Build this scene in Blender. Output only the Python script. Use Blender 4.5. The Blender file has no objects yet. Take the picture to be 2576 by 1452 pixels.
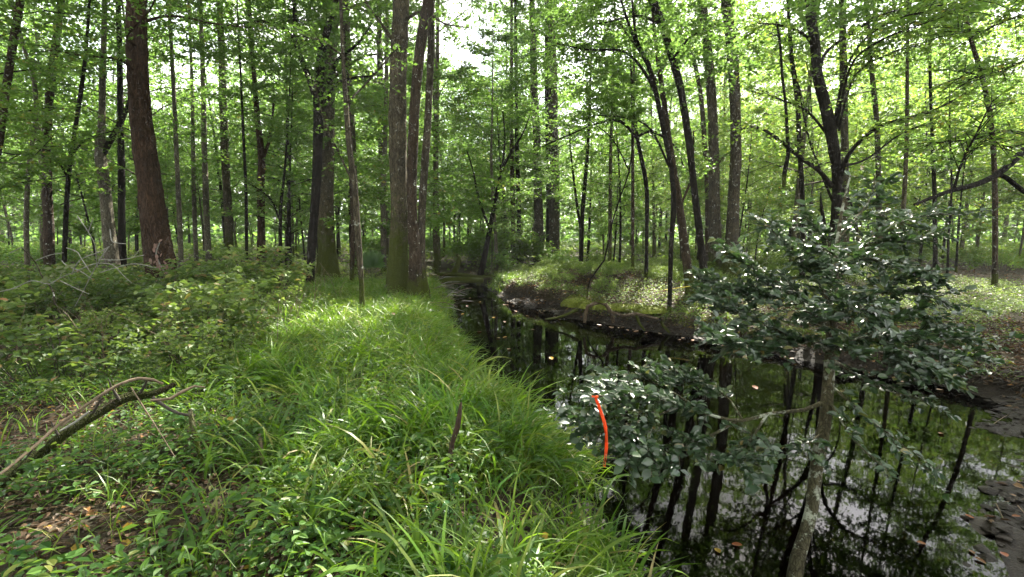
import bpy, math, random
import numpy as np
from mathutils import Vector

# ------------------------------------------------------------------ camera, sky, sun, exposure
scene = bpy.context.scene
C = scene.collection
EYE = 1.6
F = 1244.0                       # focal length in photo units (photo taken as 2576 x 1452)
PITCH = math.atan(136.0 / F)
cam_d = bpy.data.cameras.new('camera')
cam = bpy.data.objects.new('camera', cam_d); C.objects.link(cam)
cam.location = (0, 0, EYE)
cam.rotation_euler = (math.pi / 2 - PITCH, 0, 0)
cam_d.sensor_width = 36.0
cam_d.lens = 36.0 * F / 2576.0
cam_d.clip_start = 0.05
cam_d.clip_end = 2000
scene.camera = cam

SUN_EL = math.radians(46)
SUN_AZ = math.radians(24)         # to the right of straight ahead
sun_dir = Vector((math.sin(SUN_AZ) * math.cos(SUN_EL), math.cos(SUN_AZ) * math.cos(SUN_EL), math.sin(SUN_EL)))
world = bpy.data.worlds.new('World'); scene.world = world; world.use_nodes = True
wn = world.node_tree.nodes; wl = world.node_tree.links
bg = wn['Background']
sky = wn.new('ShaderNodeTexSky'); sky.sky_type = 'NISHITA'; sky.sun_disc = False
sky.sun_elevation = SUN_EL; sky.sun_rotation = SUN_AZ
sky.air_density = 1.0; sky.dust_density = 2.5; sky.ozone_density = 1.0
# thin broken white cloud over the blue
wtc = wn.new('ShaderNodeTexCoord'); wno = wn.new('ShaderNodeTexNoise'); wno.inputs['Scale'].default_value = 2.6; wno.inputs['Detail'].default_value = 5
wl.new(wtc.outputs['Generated'], wno.inputs['Vector'])
wra = wn.new('ShaderNodeValToRGB'); wra.color_ramp.elements[0].position = .30; wra.color_ramp.elements[1].position = .52; wl.new(wno.outputs[0], wra.inputs[0])
wmi = wn.new('ShaderNodeMix'); wmi.data_type = 'RGBA'; wl.new(wra.outputs[0], wmi.inputs[0]); wl.new(sky.outputs[0], wmi.inputs[6]); wmi.inputs[7].default_value = (4.4, 4.35, 4.2, 1)
wl.new(wmi.outputs[2], bg.inputs[0]); bg.inputs[1].default_value = 0.12
sun_d = bpy.data.lights.new('sun', 'SUN'); sun_d.energy = 5.0; sun_d.angle = math.radians(0.6)
sun_d.color = (1.0, 0.94, 0.82)
sun = bpy.data.objects.new('sun', sun_d); C.objects.link(sun)
sun.rotation_euler = sun_dir.to_track_quat('Z', 'Y').to_euler()
sun.location = sun_dir * 60

vs = scene.view_settings
vs.view_transform = 'Standard'; vs.look = 'None'; vs.gamma = 1.0; vs.exposure = 3.0
vs.use_curve_mapping = False
cy = scene.cycles
cy.max_bounces = 6; cy.diffuse_bounces = 3; cy.glossy_bounces = 3; cy.transmission_bounces = 5
cy.transparent_max_bounces = 6; cy.use_denoising = True
cy.caustics_reflective = False; cy.caustics_refractive = False
cy.sample_clamp_indirect = 6.0

rng = np.random.default_rng(11)
random.seed(11)
ZW = -0.5                         # water level

# ------------------------------------------------------------------ photo point -> place
CP, SP = math.cos(PITCH), math.sin(PITCH)
def ray(px, py):
    u = (px - 1288.0) / F; v = (726.0 - py) / F
    return np.array([u, v * SP + CP, v * CP - SP])
def P(px, py, d):
    r = ray(px, py); r = r * (d / r[1])
    return np.array([r[0], r[1], r[2] + EYE])

YL = [-12, 0, 2.3, 3.4, 4.4, 5.2, 6.4, 8, 9.8, 12, 13.7, 17, 20, 24, 30, 40, 60, 300]
XL = [0.3, 0.7, 0.8, 0.8, 0.66, 0.3, -0.35, -0.75, -1.1, -1.5, -1.75, -2.1, -2.4, -4.2, -9.5, -22, -50, -50]
YR = [-12, 1.5, 3.0, 3.6, 4.3, 4.8, 5.2, 5.6, 6.2, 7.0, 8, 9, 10, 11.1, 12.4, 14.5, 18.7, 20, 24, 30, 40, 60, 300]
XR = [2.2, 2.2, 2.6, 3.3, 4.4, 5.2, 4.8, 5.6, 6.2, 5.8, 5.1, 4.4, 3.6, 2.3, 1.3, 0.2, -0.95, -1.25, -3.2, -8.5, -21, -49, -49]
def sstep(a, b, t):
    t = np.clip((t - a) / (b - a), 0, 1); return t * t * (3 - 2 * t)
def wob(x, y, s, k):
    return (np.sin(x * s + k) * np.cos(y * s * 1.13 + k * 1.7) + np.sin((x * .6 - y * .8) * s * 1.9 + k * 2.3) * .5
            + np.sin((x * .8 + y * .55) * s * 3.7 + k * 3.1) * .25)
def edges(y, x):
    w = 0.10 * wob(x * 0 + y, y, 1.7, 0.3)
    return np.interp(y, YL, XL) + w, np.interp(y, YR, XR) + 0.12 * wob(y, y * .5, 1.9, 2.2)
def height(x, y):
    x = np.asarray(x, float); y = np.asarray(y, float)
    xl, xr = edges(y, x)
    sl = xl - x; sr = x - xr
    land = 0.04 * wob(x, y, .55, 1.0) + 0.02 * wob(x, y, 2.3, 4.0)
    land = land + 0.42 * np.exp(-(((x - 3.6) / 4.0) ** 2 + ((y - 17) / 3.4) ** 2))
    land = land + 0.12 * np.exp(-(((x + 5.5) / 3) ** 2 + ((y - 9.5) / 2.5) ** 2))
    land = land - 0.16 * np.exp(-(((x + 5.0) / 1.3) ** 2 + ((y - 6.4) / .8) ** 2))
    land = land + 0.25 * sstep(25, 60, y)
    # left bank
    hl = ZW - 0.05 + (land - ZW + 0.05) * sstep(-0.05, 0.85, sl)
    # right bank: mud shelf, cut bank, then land
    shelf = 0.30 + 0.65 * np.exp(-((y - 14.2) / 1.6) ** 2) + 1.3 * sstep(6.5, 4.8, y)
    mud = ZW - 0.03 + 0.16 * np.clip(sr / shelf, 0, 1) + 0.035 * wob(x, y, 5.1, .7) * sstep(0, .3, sr)
    cut = sstep(shelf * .75, shelf * .75 + .25, sr)
    rag = (.25 + .75 * sstep(5, 8, y)) * (.05 * wob(x, y, 4.3, 1.1) + .035 * wob(x, y, 9.7, 2.7) + .02 * wob(x, y, 21., .4))
    hr = mud * (1 - cut) + (land - .03 - .20 * (1 - sstep(.5, 3.2, sr))) * cut + rag * sstep(.05, .3, sr) * (1 - .8 * sstep(1.0, 2.2, sr))
    hr = np.where(sr < 0, ZW - .03, hr)
    # bed
    wid = np.maximum(xr - xl, .3); t = np.clip((x - xl) / wid, 0, 1)
    depth = 0.45 * np.sin(t * np.pi) ** .6 * np.clip(wid / 2.2, .3, 1)
    depth = depth * (1 - .75 * np.exp(-(((x - 3.4) / 1.1) ** 2 + ((y - 2.2) / 1.6) ** 2)))
    bed = ZW - 0.03 - depth
    return np.where(sl > 0, hl, np.where(sr > 0, hr, bed))
def hz(x, y): return float(height(x, y))
def G(px, py, lift=0.0):
    r = ray(px, py); lo, hi = 1.0, 1.0
    t = 1.0
    while t < 300:
        p = np.array([0, 0, EYE]) + r * t
        if p[2] <= hz(p[0], p[1]) + lift: break
        t *= 1.01
    return p
def wet(x, y, m=0.0):
    xl, xr = edges(np.asarray(y, float), np.asarray(x, float)); return (x > xl - m) & (x < xr + m)

# ------------------------------------------------------------------ mesh helpers
class MB:
    """collects vertices and polygons; build() links them as one mesh object"""
    def __init__(s): s.v = []; s.f = []; s.n = 0
    def add(s, V, Fc):
        V = np.asarray(V, float).reshape(-1, 3); Fc = np.asarray(Fc, int)
        if len(V) == 0: return
        s.v.append(V); s.f.append(Fc + s.n); s.n += len(V)
    def mesh(s, name, smooth=True):
        me = bpy.data.meshes.new(name)
        if not s.v: return me
        V = np.concatenate(s.v)
        me.vertices.add(len(V)); me.vertices.foreach_set('co', V.astype(np.float32).ravel())
        loops = np.concatenate([f.ravel() for f in s.f])
        tot = np.concatenate([np.full(len(f), f.shape[1]) for f in s.f])
        start = np.concatenate([[0], np.cumsum(tot)[:-1]])
        me.loops.add(len(loops)); me.loops.foreach_set('vertex_index', loops.astype(np.int32))
        me.polygons.add(len(tot))
        me.polygons.foreach_set('loop_start', start.astype(np.int32))
        me.polygons.foreach_set('use_smooth', np.full(len(tot), smooth))
        me.update(calc_edges=True)
        return me
    def build(s, name, mat, parent=None, loc=None, smooth=True):
        return link(name, s.mesh(name, smooth), mat, parent, loc)
def link(name, me, mat=None, parent=None, loc=None):
    o = bpy.data.objects.new(name, me); C.objects.link(o)
    if mat is not None and len(me.materials) == 0: me.materials.append(mat)
    if parent is not None: o.parent = parent
    if loc is not None: o.location = loc
    return o
def tag(o, label=None, cat=None, group=None, kind=None):
    if label: o['label'] = label
    if cat: o['category'] = cat
    if group: o['group'] = group
    if kind: o['kind'] = kind
    return o
def thing(name, label, cat, loc=(0, 0, 0), group=None, rz=0, sc=1):
    o = bpy.data.objects.new(name, None); C.objects.link(o)
    o.empty_display_size = .1
    o.location = tuple(loc); o.rotation_euler = (0, 0, rz); o.scale = (sc, sc, sc) if not hasattr(sc, '__len__') else sc
    return tag(o, label, cat, group)
def catmull(pts, step):
    pts = np.asarray(pts, float)
    if len(pts) < 3:
        n = max(2, int(np.linalg.norm(pts[-1][:3] - pts[0][:3]) / step) + 1)
        t = np.linspace(0, 1, n)[:, None]; return pts[0] * (1 - t) + pts[-1] * t
    out = []
    ext = np.vstack([2 * pts[0] - pts[1], pts, 2 * pts[-1] - pts[-2]])
    for i in range(1, len(ext) - 2):
        p0, p1, p2, p3 = ext[i - 1:i + 3]
        n = max(1, int(np.linalg.norm(p2[:3] - p1[:3]) / step))
        for k in range(n):
            t = k / n
            out.append(.5 * ((2 * p1) + (-p0 + p2) * t + (2 * p0 - 5 * p1 + 4 * p2 - p3) * t * t + (-p0 + 3 * p1 - 3 * p2 + p3) * t ** 3))
    out.append(pts[-1]); return np.array(out)
def tube(mb, pts, rad, sides=8, jag=0.0, flare=0.0, flare_h=.35, lobes=5, seed=0, cap=True, ridge=0.0):
    pts = np.asarray(pts, float); n = len(pts); rad = np.broadcast_to(np.asarray(rad, float), (n,))
    T = np.gradient(pts, axis=0); T /= np.linalg.norm(T, axis=1)[:, None] + 1e-9
    ref = np.array([1., 0, 0]) if abs(T[0][0]) < .8 else np.array([0, 1., 0])
    A = np.cross(T, ref); A /= np.linalg.norm(A, axis=1)[:, None] + 1e-9
    B = np.cross(T, A)
    th = np.linspace(0, 2 * np.pi, sides, endpoint=False)
    R = rad[:, None] * np.ones((1, sides))
    if jag:
        s = np.cumsum(np.r_[0, np.linalg.norm(np.diff(pts, axis=0), axis=1)])[:, None]
        R = R * (1 + jag * (.6 * np.sin(3 * th[None] + s * .9 + seed) + .5 * np.sin(7 * th[None] - s * 1.7 + seed * 2)
                            + .5 * np.sin(s * 2.3 + 2 * th[None] + seed) + .3 * np.sin(s * 6.1 + 4 * th[None] + seed)))
    if ridge:
        s = np.cumsum(np.r_[0, np.linalg.norm(np.diff(pts, axis=0), axis=1)])[:, None]; q = np.random.default_rng(int(abs(seed) * 100) + 1)
        R = R * (1 + ridge * (np.abs(np.sin(6.5 * th[None] + .9 * np.sin(s * 1.7 + seed) + .5 * np.sin(s * 4.1))) - .5) + ridge * .55 * q.normal(0, 1, R.shape))
    if flare:
        z = pts[:, 2:3] - pts[0, 2]
        e = np.exp(-np.maximum(z, 0) / flare_h)
        R = R * (1 + flare * e * (1 + .55 * np.cos(lobes * th[None] + seed)))
    V = pts[:, None] + R[..., None] * (np.cos(th)[None, :, None] * A[:, None] + np.sin(th)[None, :, None] * B[:, None])
    i = np.arange(n - 1)[:, None] * sides; j = np.arange(sides)[None]; k = (j + 1) % sides
    mb.add(V.reshape(-1, 3), np.stack([i + j, i + k, i + sides + k, i + sides + j], -1).reshape(-1, 4))
    if cap and sides >= 5:
        mb.add(np.vstack([V[-1], pts[-1:] + T[-1] * rad[-1] * .3]), [[q, (q + 1) % sides, sides] for q in range(sides)])
def unit(a): return a / (np.linalg.norm(a, axis=-1, keepdims=True) + 1e-9)
def leaves(mb, Pt, D, N, L, W, shape='diamond', fold=.18):
    """leaf blades: Pt stalk point, D direction, N face normal, L length, W width"""
    Pt = np.asarray(Pt, float).reshape(-1, 3); n = len(Pt)
    if n == 0: return
    D = unit(np.broadcast_to(D, (n, 3))); N = np.broadcast_to(N, (n, 3)); S = unit(np.cross(D, N)); N = np.cross(S, D)
    L = np.broadcast_to(np.asarray(L, float), (n,))[:, None]; W = np.broadcast_to(np.asarray(W, float), (n,))[:, None]
    if shape == 'diamond':
        m = Pt + D * L * .48 + N * W * fold
        V = np.stack([Pt, m + S * W * .5, Pt + D * L, m - S * W * .5], 1)
        Fc = np.arange(n)[:, None] * 4 + np.array([[0, 1, 2, 3]])
        mb.add(V.reshape(-1, 3), Fc)
    else:  # ovate with a folded midrib and a drooping tip
        tip = Pt + D * L - N * L * .12
        a = Pt + D * L * .28 + N * W * fold; b = Pt + D * L * .66 + N * W * fold * .6
        V = np.stack([Pt, a + S * W * .5, b + S * W * .42, tip, b - S * W * .42, a - S * W * .5], 1)
        base = np.arange(n)[:, None] * 6
        Fc = np.concatenate([base + np.array([[0, 1, 2, 3]]), base + np.array([[0, 3, 4, 5]])])
        mb.add(V.reshape(-1, 3), Fc)
def rand_dirs(n, g, flat=1.0):
    a = g.uniform(0, 2 * np.pi, n); z = g.normal(0, 1, n) * (1 - flat) * .6
    return unit(np.stack([np.cos(a), np.sin(a), z], 1))
def up_normals(n, g, jit=.45): return unit(np.stack([g.normal(0, jit, n), g.normal(0, jit, n), np.ones(n)], 1))

# ------------------------------------------------------------------ materials
def mat(name):
    m = bpy.data.materials.new(name); m.use_nodes = True
    nt = m.node_tree; nt.nodes.clear(); return m, nt.nodes, nt.links
def ramp(n, stops, interp='LINEAR'):
    r = n.new('ShaderNodeValToRGB'); r.color_ramp.interpolation = interp
    el = r.color_ramp.elements
    while len(el) < len(stops): el.new(.5)
    for e, (p, c) in zip(el, stops): e.position = p; e.color = (*c, 1)
    return r
def noise(n, l, vec, scale, detail=4, rough=.55):
    t = n.new('ShaderNodeTexNoise'); t.inputs['Scale'].default_value = scale
    t.inputs['Detail'].default_value = detail; t.inputs['Roughness'].default_value = rough
    if vec is not None: l.new(vec, t.inputs['Vector'])
    return t
def mixc(n, l, fac, a, b):
    m = n.new('ShaderNodeMix'); m.data_type = 'RGBA'
    for s, v in ((0, fac), (6, a), (7, b)):
        if hasattr(v, 'is_linked'): l.new(v, m.inputs[s])
        elif s == 0: m.inputs[0].default_value = v
        else: m.inputs[s].default_value = (*v, 1)
    return m.outputs[2]
def math_n(n, l, op, a, b=None):
    m = n.new('ShaderNodeMath'); m.operation = op
    for i, v in enumerate((a, b)):
        if v is None: continue
        if hasattr(v, 'is_linked'): l.new(v, m.inputs[i])
        else: m.inputs[i].default_value = v
    return m.outputs[0]
def foliage(name, stops, trans=(.14, .26, .025), tfac=.45, rough=.45, ior=1.36, objvar=.35, gl=.5, posvar=False):
    m, n, l = mat(name)
    geo = n.new('ShaderNodeNewGeometry'); r = ramp(n, stops); l.new(geo.outputs['Random Per Island'], r.inputs[0])
    oi = n.new('ShaderNodeObjectInfo')
    hs = n.new('ShaderNodeHueSaturation'); l.new(r.outputs[0], hs.inputs['Color'])
    v = n.new('ShaderNodeMapRange'); l.new(oi.outputs['Random'], v.inputs[0]); v.inputs[3].default_value = 1 - objvar; v.inputs[4].default_value = 1 + objvar
    l.new(v.outputs[0], hs.inputs['Value'])
    h = n.new('ShaderNodeMapRange'); l.new(oi.outputs['Random'], h.inputs[0]); h.inputs[3].default_value = .5 + .025 * objvar; h.inputs[4].default_value = .5 - .06 * objvar
    l.new(h.outputs[0], hs.inputs['Hue'])
    if posvar:   # patches of bluer, yellower and drier growth
        tc = n.new('ShaderNodeTexCoord'); pn = noise(n, l, tc.outputs['Object'], 1.7, 3); pm = n.new('ShaderNodeMapRange'); l.new(pn.outputs[0], pm.inputs[0]); pm.inputs[1].default_value = .3; pm.inputs[2].default_value = .7
        pm.inputs[3].default_value = .45; pm.inputs[4].default_value = .51; l.new(pm.outputs[0], hs.inputs['Hue'])
        pn2 = noise(n, l, tc.outputs['Object'], 4.1, 2); pv2 = n.new('ShaderNodeMapRange'); l.new(pn2.outputs[0], pv2.inputs[0]); pv2.inputs[1].default_value = .3; pv2.inputs[2].default_value = .7
        pv2.inputs[3].default_value = .65; pv2.inputs[4].default_value = 1.3; l.new(pv2.outputs[0], hs.inputs['Value'])
    d = n.new('ShaderNodeBsdfDiffuse'); l.new(hs.outputs[0], d.inputs[0])
    t = n.new('ShaderNodeBsdfTranslucent')
    mu = n.new('ShaderNodeMix'); mu.data_type = 'RGBA'; mu.inputs[0].default_value = .55
    l.new(hs.outputs[0], mu.inputs[6]); mu.inputs[7].default_value = (*trans, 1); l.new(mu.outputs[2], t.inputs[0])
    ms = n.new('ShaderNodeMixShader'); ms.inputs[0].default_value = tfac; l.new(d.outputs[0], ms.inputs[1]); l.new(t.outputs[0], ms.inputs[2])
    g = n.new('ShaderNodeBsdfGlossy'); g.inputs['Roughness'].default_value = rough; g.inputs[0].default_value = (gl, gl, gl, 1)
    lw = n.new('ShaderNodeLayerWeight'); lw.inputs[0].default_value = .5
    f0 = ((ior - 1) / (ior + 1)) ** 2; fr = math_n(n, l, 'ADD', math_n(n, l, 'MULTIPLY', math_n(n, l, 'POWER', lw.outputs['Facing'], 4.0), .45), f0)
    mg = n.new('ShaderNodeMixShader'); l.new(fr, mg.inputs[0]); l.new(ms.outputs[0], mg.inputs[1]); l.new(g.outputs[0], mg.inputs[2])
    o = n.new('ShaderNodeOutputMaterial'); l.new(mg.outputs[0], o.inputs[0])
    return m
def bark(name, dark, light, vscale=1.0, moss_h=0.0, lichen=.0, bump=.6, moss=(.07, .085, .012), lich=(.42, .44, .38)):
    m, n, l = mat(name)
    tc = n.new('ShaderNodeTexCoord'); mp = n.new('ShaderNodeMapping'); l.new(tc.outputs['Object'], mp.inputs[0])
    mp.inputs['Scale'].default_value = (1, 1, .22)
    a = noise(n, l, mp.outputs[0], 22 * vscale, 6, .65); b = noise(n, l, tc.outputs['Object'], 2.2, 3)
    vo = n.new('ShaderNodeTexVoronoi'); vo.feature = 'DISTANCE_TO_EDGE'; vo.inputs['Scale'].default_value = 26 * vscale
    mp2 = n.new('ShaderNodeMapping'); mp2.inputs['Scale'].default_value = (1, 1, .16)
    wv = n.new('ShaderNodeVectorMath'); wv.operation = 'ADD'; l.new(tc.outputs['Object'], wv.inputs[0])
    sv = n.new('ShaderNodeVectorMath'); sv.operation = 'SCALE'; sv.inputs[3].default_value = .12
    nz = noise(n, l, tc.outputs['Object'], 7, 3); l.new(nz.outputs['Color'], sv.inputs[0]); l.new(sv.outputs[0], wv.inputs[1])
    l.new(wv.outputs[0], mp2.inputs[0]); l.new(mp2.outputs[0], vo.inputs['Vector'])
    vr = ramp(n, [(0, (.25, .25, .25)), (.16, (1, 1, 1))]); l.new(vo.outputs[0], vr.inputs[0])
    r = ramp(n, [(.3, dark), (.7, light)]); l.new(a.outputs[0], r.inputs[0])
    mul = n.new('ShaderNodeMix'); mul.data_type = 'RGBA'; mul.blend_type = 'MULTIPLY'; mul.inputs[0].default_value = .75
    l.new(r.outputs[0], mul.inputs[6]); l.new(vr.outputs[0], mul.inputs[7]); col = mul.outputs[2]
    r2 = ramp(n, [(.35, (.55, .55, .55)), (.7, (1.25, 1.2, 1.1))]); l.new(b.outputs[0], r2.inputs[0])
    mul2 = n.new('ShaderNodeMix'); mul2.data_type = 'RGBA'; mul2.blend_type = 'MULTIPLY'; mul2.inputs[0].default_value = .8
    l.new(col, mul2.inputs[6]); l.new(r2.outputs[0], mul2.inputs[7]); col = mul2.outputs[2]
    if lichen:
        ln = noise(n, l, tc.outputs['Object'], 9, 5, .7)
        lr = ramp(n, [(.62 - lichen * .3, (0, 0, 0)), (.68 - lichen * .3, (1, 1, 1))]); l.new(ln.outputs[0], lr.inputs[0])
        col = mixc(n, l, lr.outputs[0], col, lich)
    if moss_h:
        sep = n.new('ShaderNodeSeparateXYZ'); l.new(tc.outputs['Object'], sep.inputs[0])
        mr = n.new('ShaderNodeMapRange'); l.new(sep.outputs[2], mr.inputs[0]); mr.inputs[1].default_value = 0; mr.inputs[2].default_value = moss_h
        mr.inputs[3].default_value = .8; mr.inputs[4].default_value = .12
        mn = noise(n, l, tc.outputs['Object'], 5, 5, .65)
        sm = math_n(n, l, 'ADD', mr.outputs[0], math_n(n, l, 'SUBTRACT', mn.outputs[0], .5))
        rr = ramp(n, [(.32, (0, 0, 0)), (.52, (1, 1, 1))]); l.new(sm, rr.inputs[0])
        fine = noise(n, l, tc.outputs['Object'], 60, 3); fr = ramp(n, [(.3, tuple(c * .45 for c in moss)), (.7, moss)]); l.new(fine.outputs[0], fr.inputs[0])
        col = mixc(n, l, rr.outputs[0], col, fr.outputs[0])
    p = n.new('ShaderNodeBsdfPrincipled'); p.inputs['Roughness'].default_value = .9; p.inputs['Specular IOR Level'].default_value = .15
    l.new(col, p.inputs['Base Color'])
    bp = n.new('ShaderNodeBump'); bp.inputs['Strength'].default_value = min(1, bump * 1.3); bp.inputs['Distance'].default_value = .05
    hsum = math_n(n, l, 'ADD', a.outputs[0], math_n(n, l, 'MULTIPLY', vr.outputs[0], .6)); l.new(hsum, bp.inputs['Height'])
    l.new(bp.outputs[0], p.inputs['Normal'])
    o = n.new('ShaderNodeOutputMaterial'); l.new(p.outputs[0], o.inputs[0])
    return m
def plain(name, a, b, scale=12, rough=.7, trans=0.0):
    m, n, l = mat(name)
    tc = n.new('ShaderNodeTexCoord'); t = noise(n, l, tc.outputs['Object'], scale, 4); r = ramp(n, [(.3, a), (.7, b)]); l.new(t.outputs[0], r.inputs[0])
    p = n.new('ShaderNodeBsdfPrincipled'); p.inputs['Roughness'].default_value = rough; l.new(r.outputs[0], p.inputs['Base Color'])
    bp = n.new('ShaderNodeBump'); bp.inputs['Strength'].default_value = .3; bp.inputs['Distance'].default_value = .01; l.new(t.outputs[0], bp.inputs['Height']); l.new(bp.outputs[0], p.inputs['Normal'])
    out = p.outputs[0]
    if trans:
        tl = n.new('ShaderNodeBsdfTranslucent'); l.new(r.outputs[0], tl.inputs[0]); ms = n.new('ShaderNodeMixShader'); ms.inputs[0].default_value = trans
        l.new(out, ms.inputs[1]); l.new(tl.outputs[0], ms.inputs[2]); out = ms.outputs[0]
    o = n.new('ShaderNodeOutputMaterial'); l.new(out, o.inputs[0]); return m

M = {}
M['leaf_mid'] = foliage('leaf_mid', [(0, (.04, .09, .012)), (.5, (.07, .135, .016)), (.93, (.10, .175, .02)), (.97, (.20, .17, .03)), (1, (.24, .12, .03))], (.24, .45, .07), .55)
M['leaf_yellow'] = foliage('leaf_yellow', [(0, (.04, .095, .016)), (.5, (.07, .14, .022)), (.92, (.11, .18, .03)), (.97, (.28, .2, .03)), (1, (.30, .14, .03))], (.29, .46, .06), .58, objvar=.4)
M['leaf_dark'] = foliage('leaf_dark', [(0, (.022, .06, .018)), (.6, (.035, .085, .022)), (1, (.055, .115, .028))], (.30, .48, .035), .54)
M['leaf_top'] = foliage('leaf_top', [(0, (.04, .095, .014)), (.6, (.06, .13, .018)), (1, (.095, .16, .022))], (.23, .41, .075), .54)
M['leaf_holly'] = foliage('leaf_holly', [(0, (.010, .028, .012)), (.5, (.02, .048, .018)), (.9, (.036, .075, .023)), (.97, (.08, .11, .03)), (1, (.16, .12, .03))], (.10, .2, .04), .22, rough=.34, ior=1.6, objvar=.35, gl=1.0)
M['leaf_shrub'] = foliage('leaf_shrub', [(0, (.03, .065, .016)), (.5, (.06, .115, .026)), (.88, (.13, .19, .055)), (.96, (.16, .14, .05)), (1, (.2, .1, .04))], (.28, .42, .05), .42, objvar=.5)
M['leaf_cover'] = foliage('leaf_cover', [(0, (.055, .105, .02)), (.5, (.095, .16, .03)), (.9, (.15, .215, .05)), (1, (.18, .15, .06))], (.32, .46, .05), .45, objvar=0)
M['leaf_plant'] = foliage('leaf_plant', [(0, (.03, .08, .018)), (.5, (.06, .14, .025)), (.9, (.11, .2, .035)), (1, (.2, .2, .05))], (.24, .40, .04), .42, rough=.4, objvar=.25)
M['leaf_glossy'] = foliage('leaf_glossy', [(0, (.03, .10, .035)), (1, (.06, .16, .045))], (.12, .3, .05), .3, rough=.28, ior=1.5, objvar=.25)
M['leaf_pale'] = foliage('leaf_pale', [(0, (.10, .125, .055)), (1, (.15, .17, .085))], (.12, .15, .06), .2, objvar=.1, gl=.12)
M['grass'] = foliage('grass', [(0, (.028, .085, .010)), (.5, (.066, .165, .016)), (.86, (.12, .235, .026)), (.96, (.22, .24, .06)), (1, (.30, .24, .10))], (.28, .50, .022), .42, rough=.4, objvar=0, gl=.7, posvar=True)
M['litter'] = foliage('litter', [(0, (.025, .016, .010)), (.5, (.065, .042, .026)), (.8, (.12, .078, .048)), (.95, (.2, .135, .08)), (.98, (.30, .14, .035)), (1, (.4, .27, .05))], (.2, .1, .04), .15, objvar=0)
M['dry_pink'] = foliage('dry_pink', [(0, (.12, .07, .055)), (.6, (.2, .13, .105)), (1, (.3, .23, .19))], (.18, .12, .09), .2, objvar=.2, gl=.1)
M['leaf_orange'] = foliage('leaf_orange', [(0, (.15, .06, .02)), (1, (.24, .105, .03))], (.22, .09, .02), .3, objvar=.4)
M['leaf_gold'] = foliage('leaf_gold', [(0, (.3, .19, .02)), (1, (.38, .26, .04))], (.34, .22, .03), .3, objvar=.4)
M['leaf_tan'] = foliage('leaf_tan', [(0, (.16, .10, .05)), (1, (.26, .17, .09))], (.2, .12, .06), .2, objvar=.35)
M['bark_red'] = bark('bark_red', (.028, .017, .0105), (.09, .054, .034), 1.0, .0, .0, .9)
M['bark_mossy'] = bark('bark_mossy', (.052, .045, .028), (.15, .126, .083), 1.0, 3.2, .06, .7, lich=(.24, .24, .2))
M['bark_grey'] = bark('bark_grey', (.042, .035, .025), (.13, .11, .077), 1.1, 1.2, .05, .7)
M['bark_dark'] = bark('bark_dark', (.009, .007, .0055), (.032, .026, .02), 1.3, .5, .0, .7)
M['bark_brown'] = bark('bark_brown', (.03, .021, .0145), (.098, .071, .047), 1.2, .9, .04, .7)
M['bark_pale'] = bark('bark_pale', (.08, .07, .052), (.21, .19, .145), 1.2, .6, .1, .5, lich=(.3, .3, .25))
M['bark_holly'] = bark('bark_holly', (.05, .044, .027), (.12, .108, .066), 2.2, .7, .30, .35, (.05, .055, .02), (.32, .33, .27))
M['bark_far'] = bark('bark_far', (.045, .04, .028), (.13, .115, .08), 1.0, 1.5, .0, .3)
M['log_mossy'] = bark('log_mossy', (.04, .028, .017), (.125, .09, .055), 2.0, 1.0, .08, .9, (.05, .06, .012), (.2, .2, .16))
M['twig_grey'] = plain('twig_grey', (.12, .115, .10), (.24, .23, .205), 30, .85)
M['twig_dark'] = plain('twig_dark', (.025, .02, .015), (.06, .048, .036), 30, .85)
M['stick_brown'] = plain('stick_brown', (.08, .055, .034), (.18, .13, .085), 30, .85)
M['rotten_red'] = plain('rotten_red', (.02, .011, .007), (.055, .027, .015), 25, .95)
M['stem_green'] = plain('stem_green', (.06, .10, .03), (.12, .13, .05), 30, .7)
M['moss_root'] = bark('moss_root', (.06, .045, .03), (.16, .12, .08), 2, 0, 0, .6)
M['moss'] = plain('moss', (.06, .08, .008), (.17, .19, .02), 40, .95)
M['stone'] = plain('stone', (.14, .135, .115), (.24, .23, .2), 14, .85)
M['tape'] = plain('tape', (.85, .10, .015), (.95, .15, .03), 8, .45, .35)
M['string'] = plain('string', (.55, .42, .04), (.65, .5, .06), 8, .6)

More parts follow.
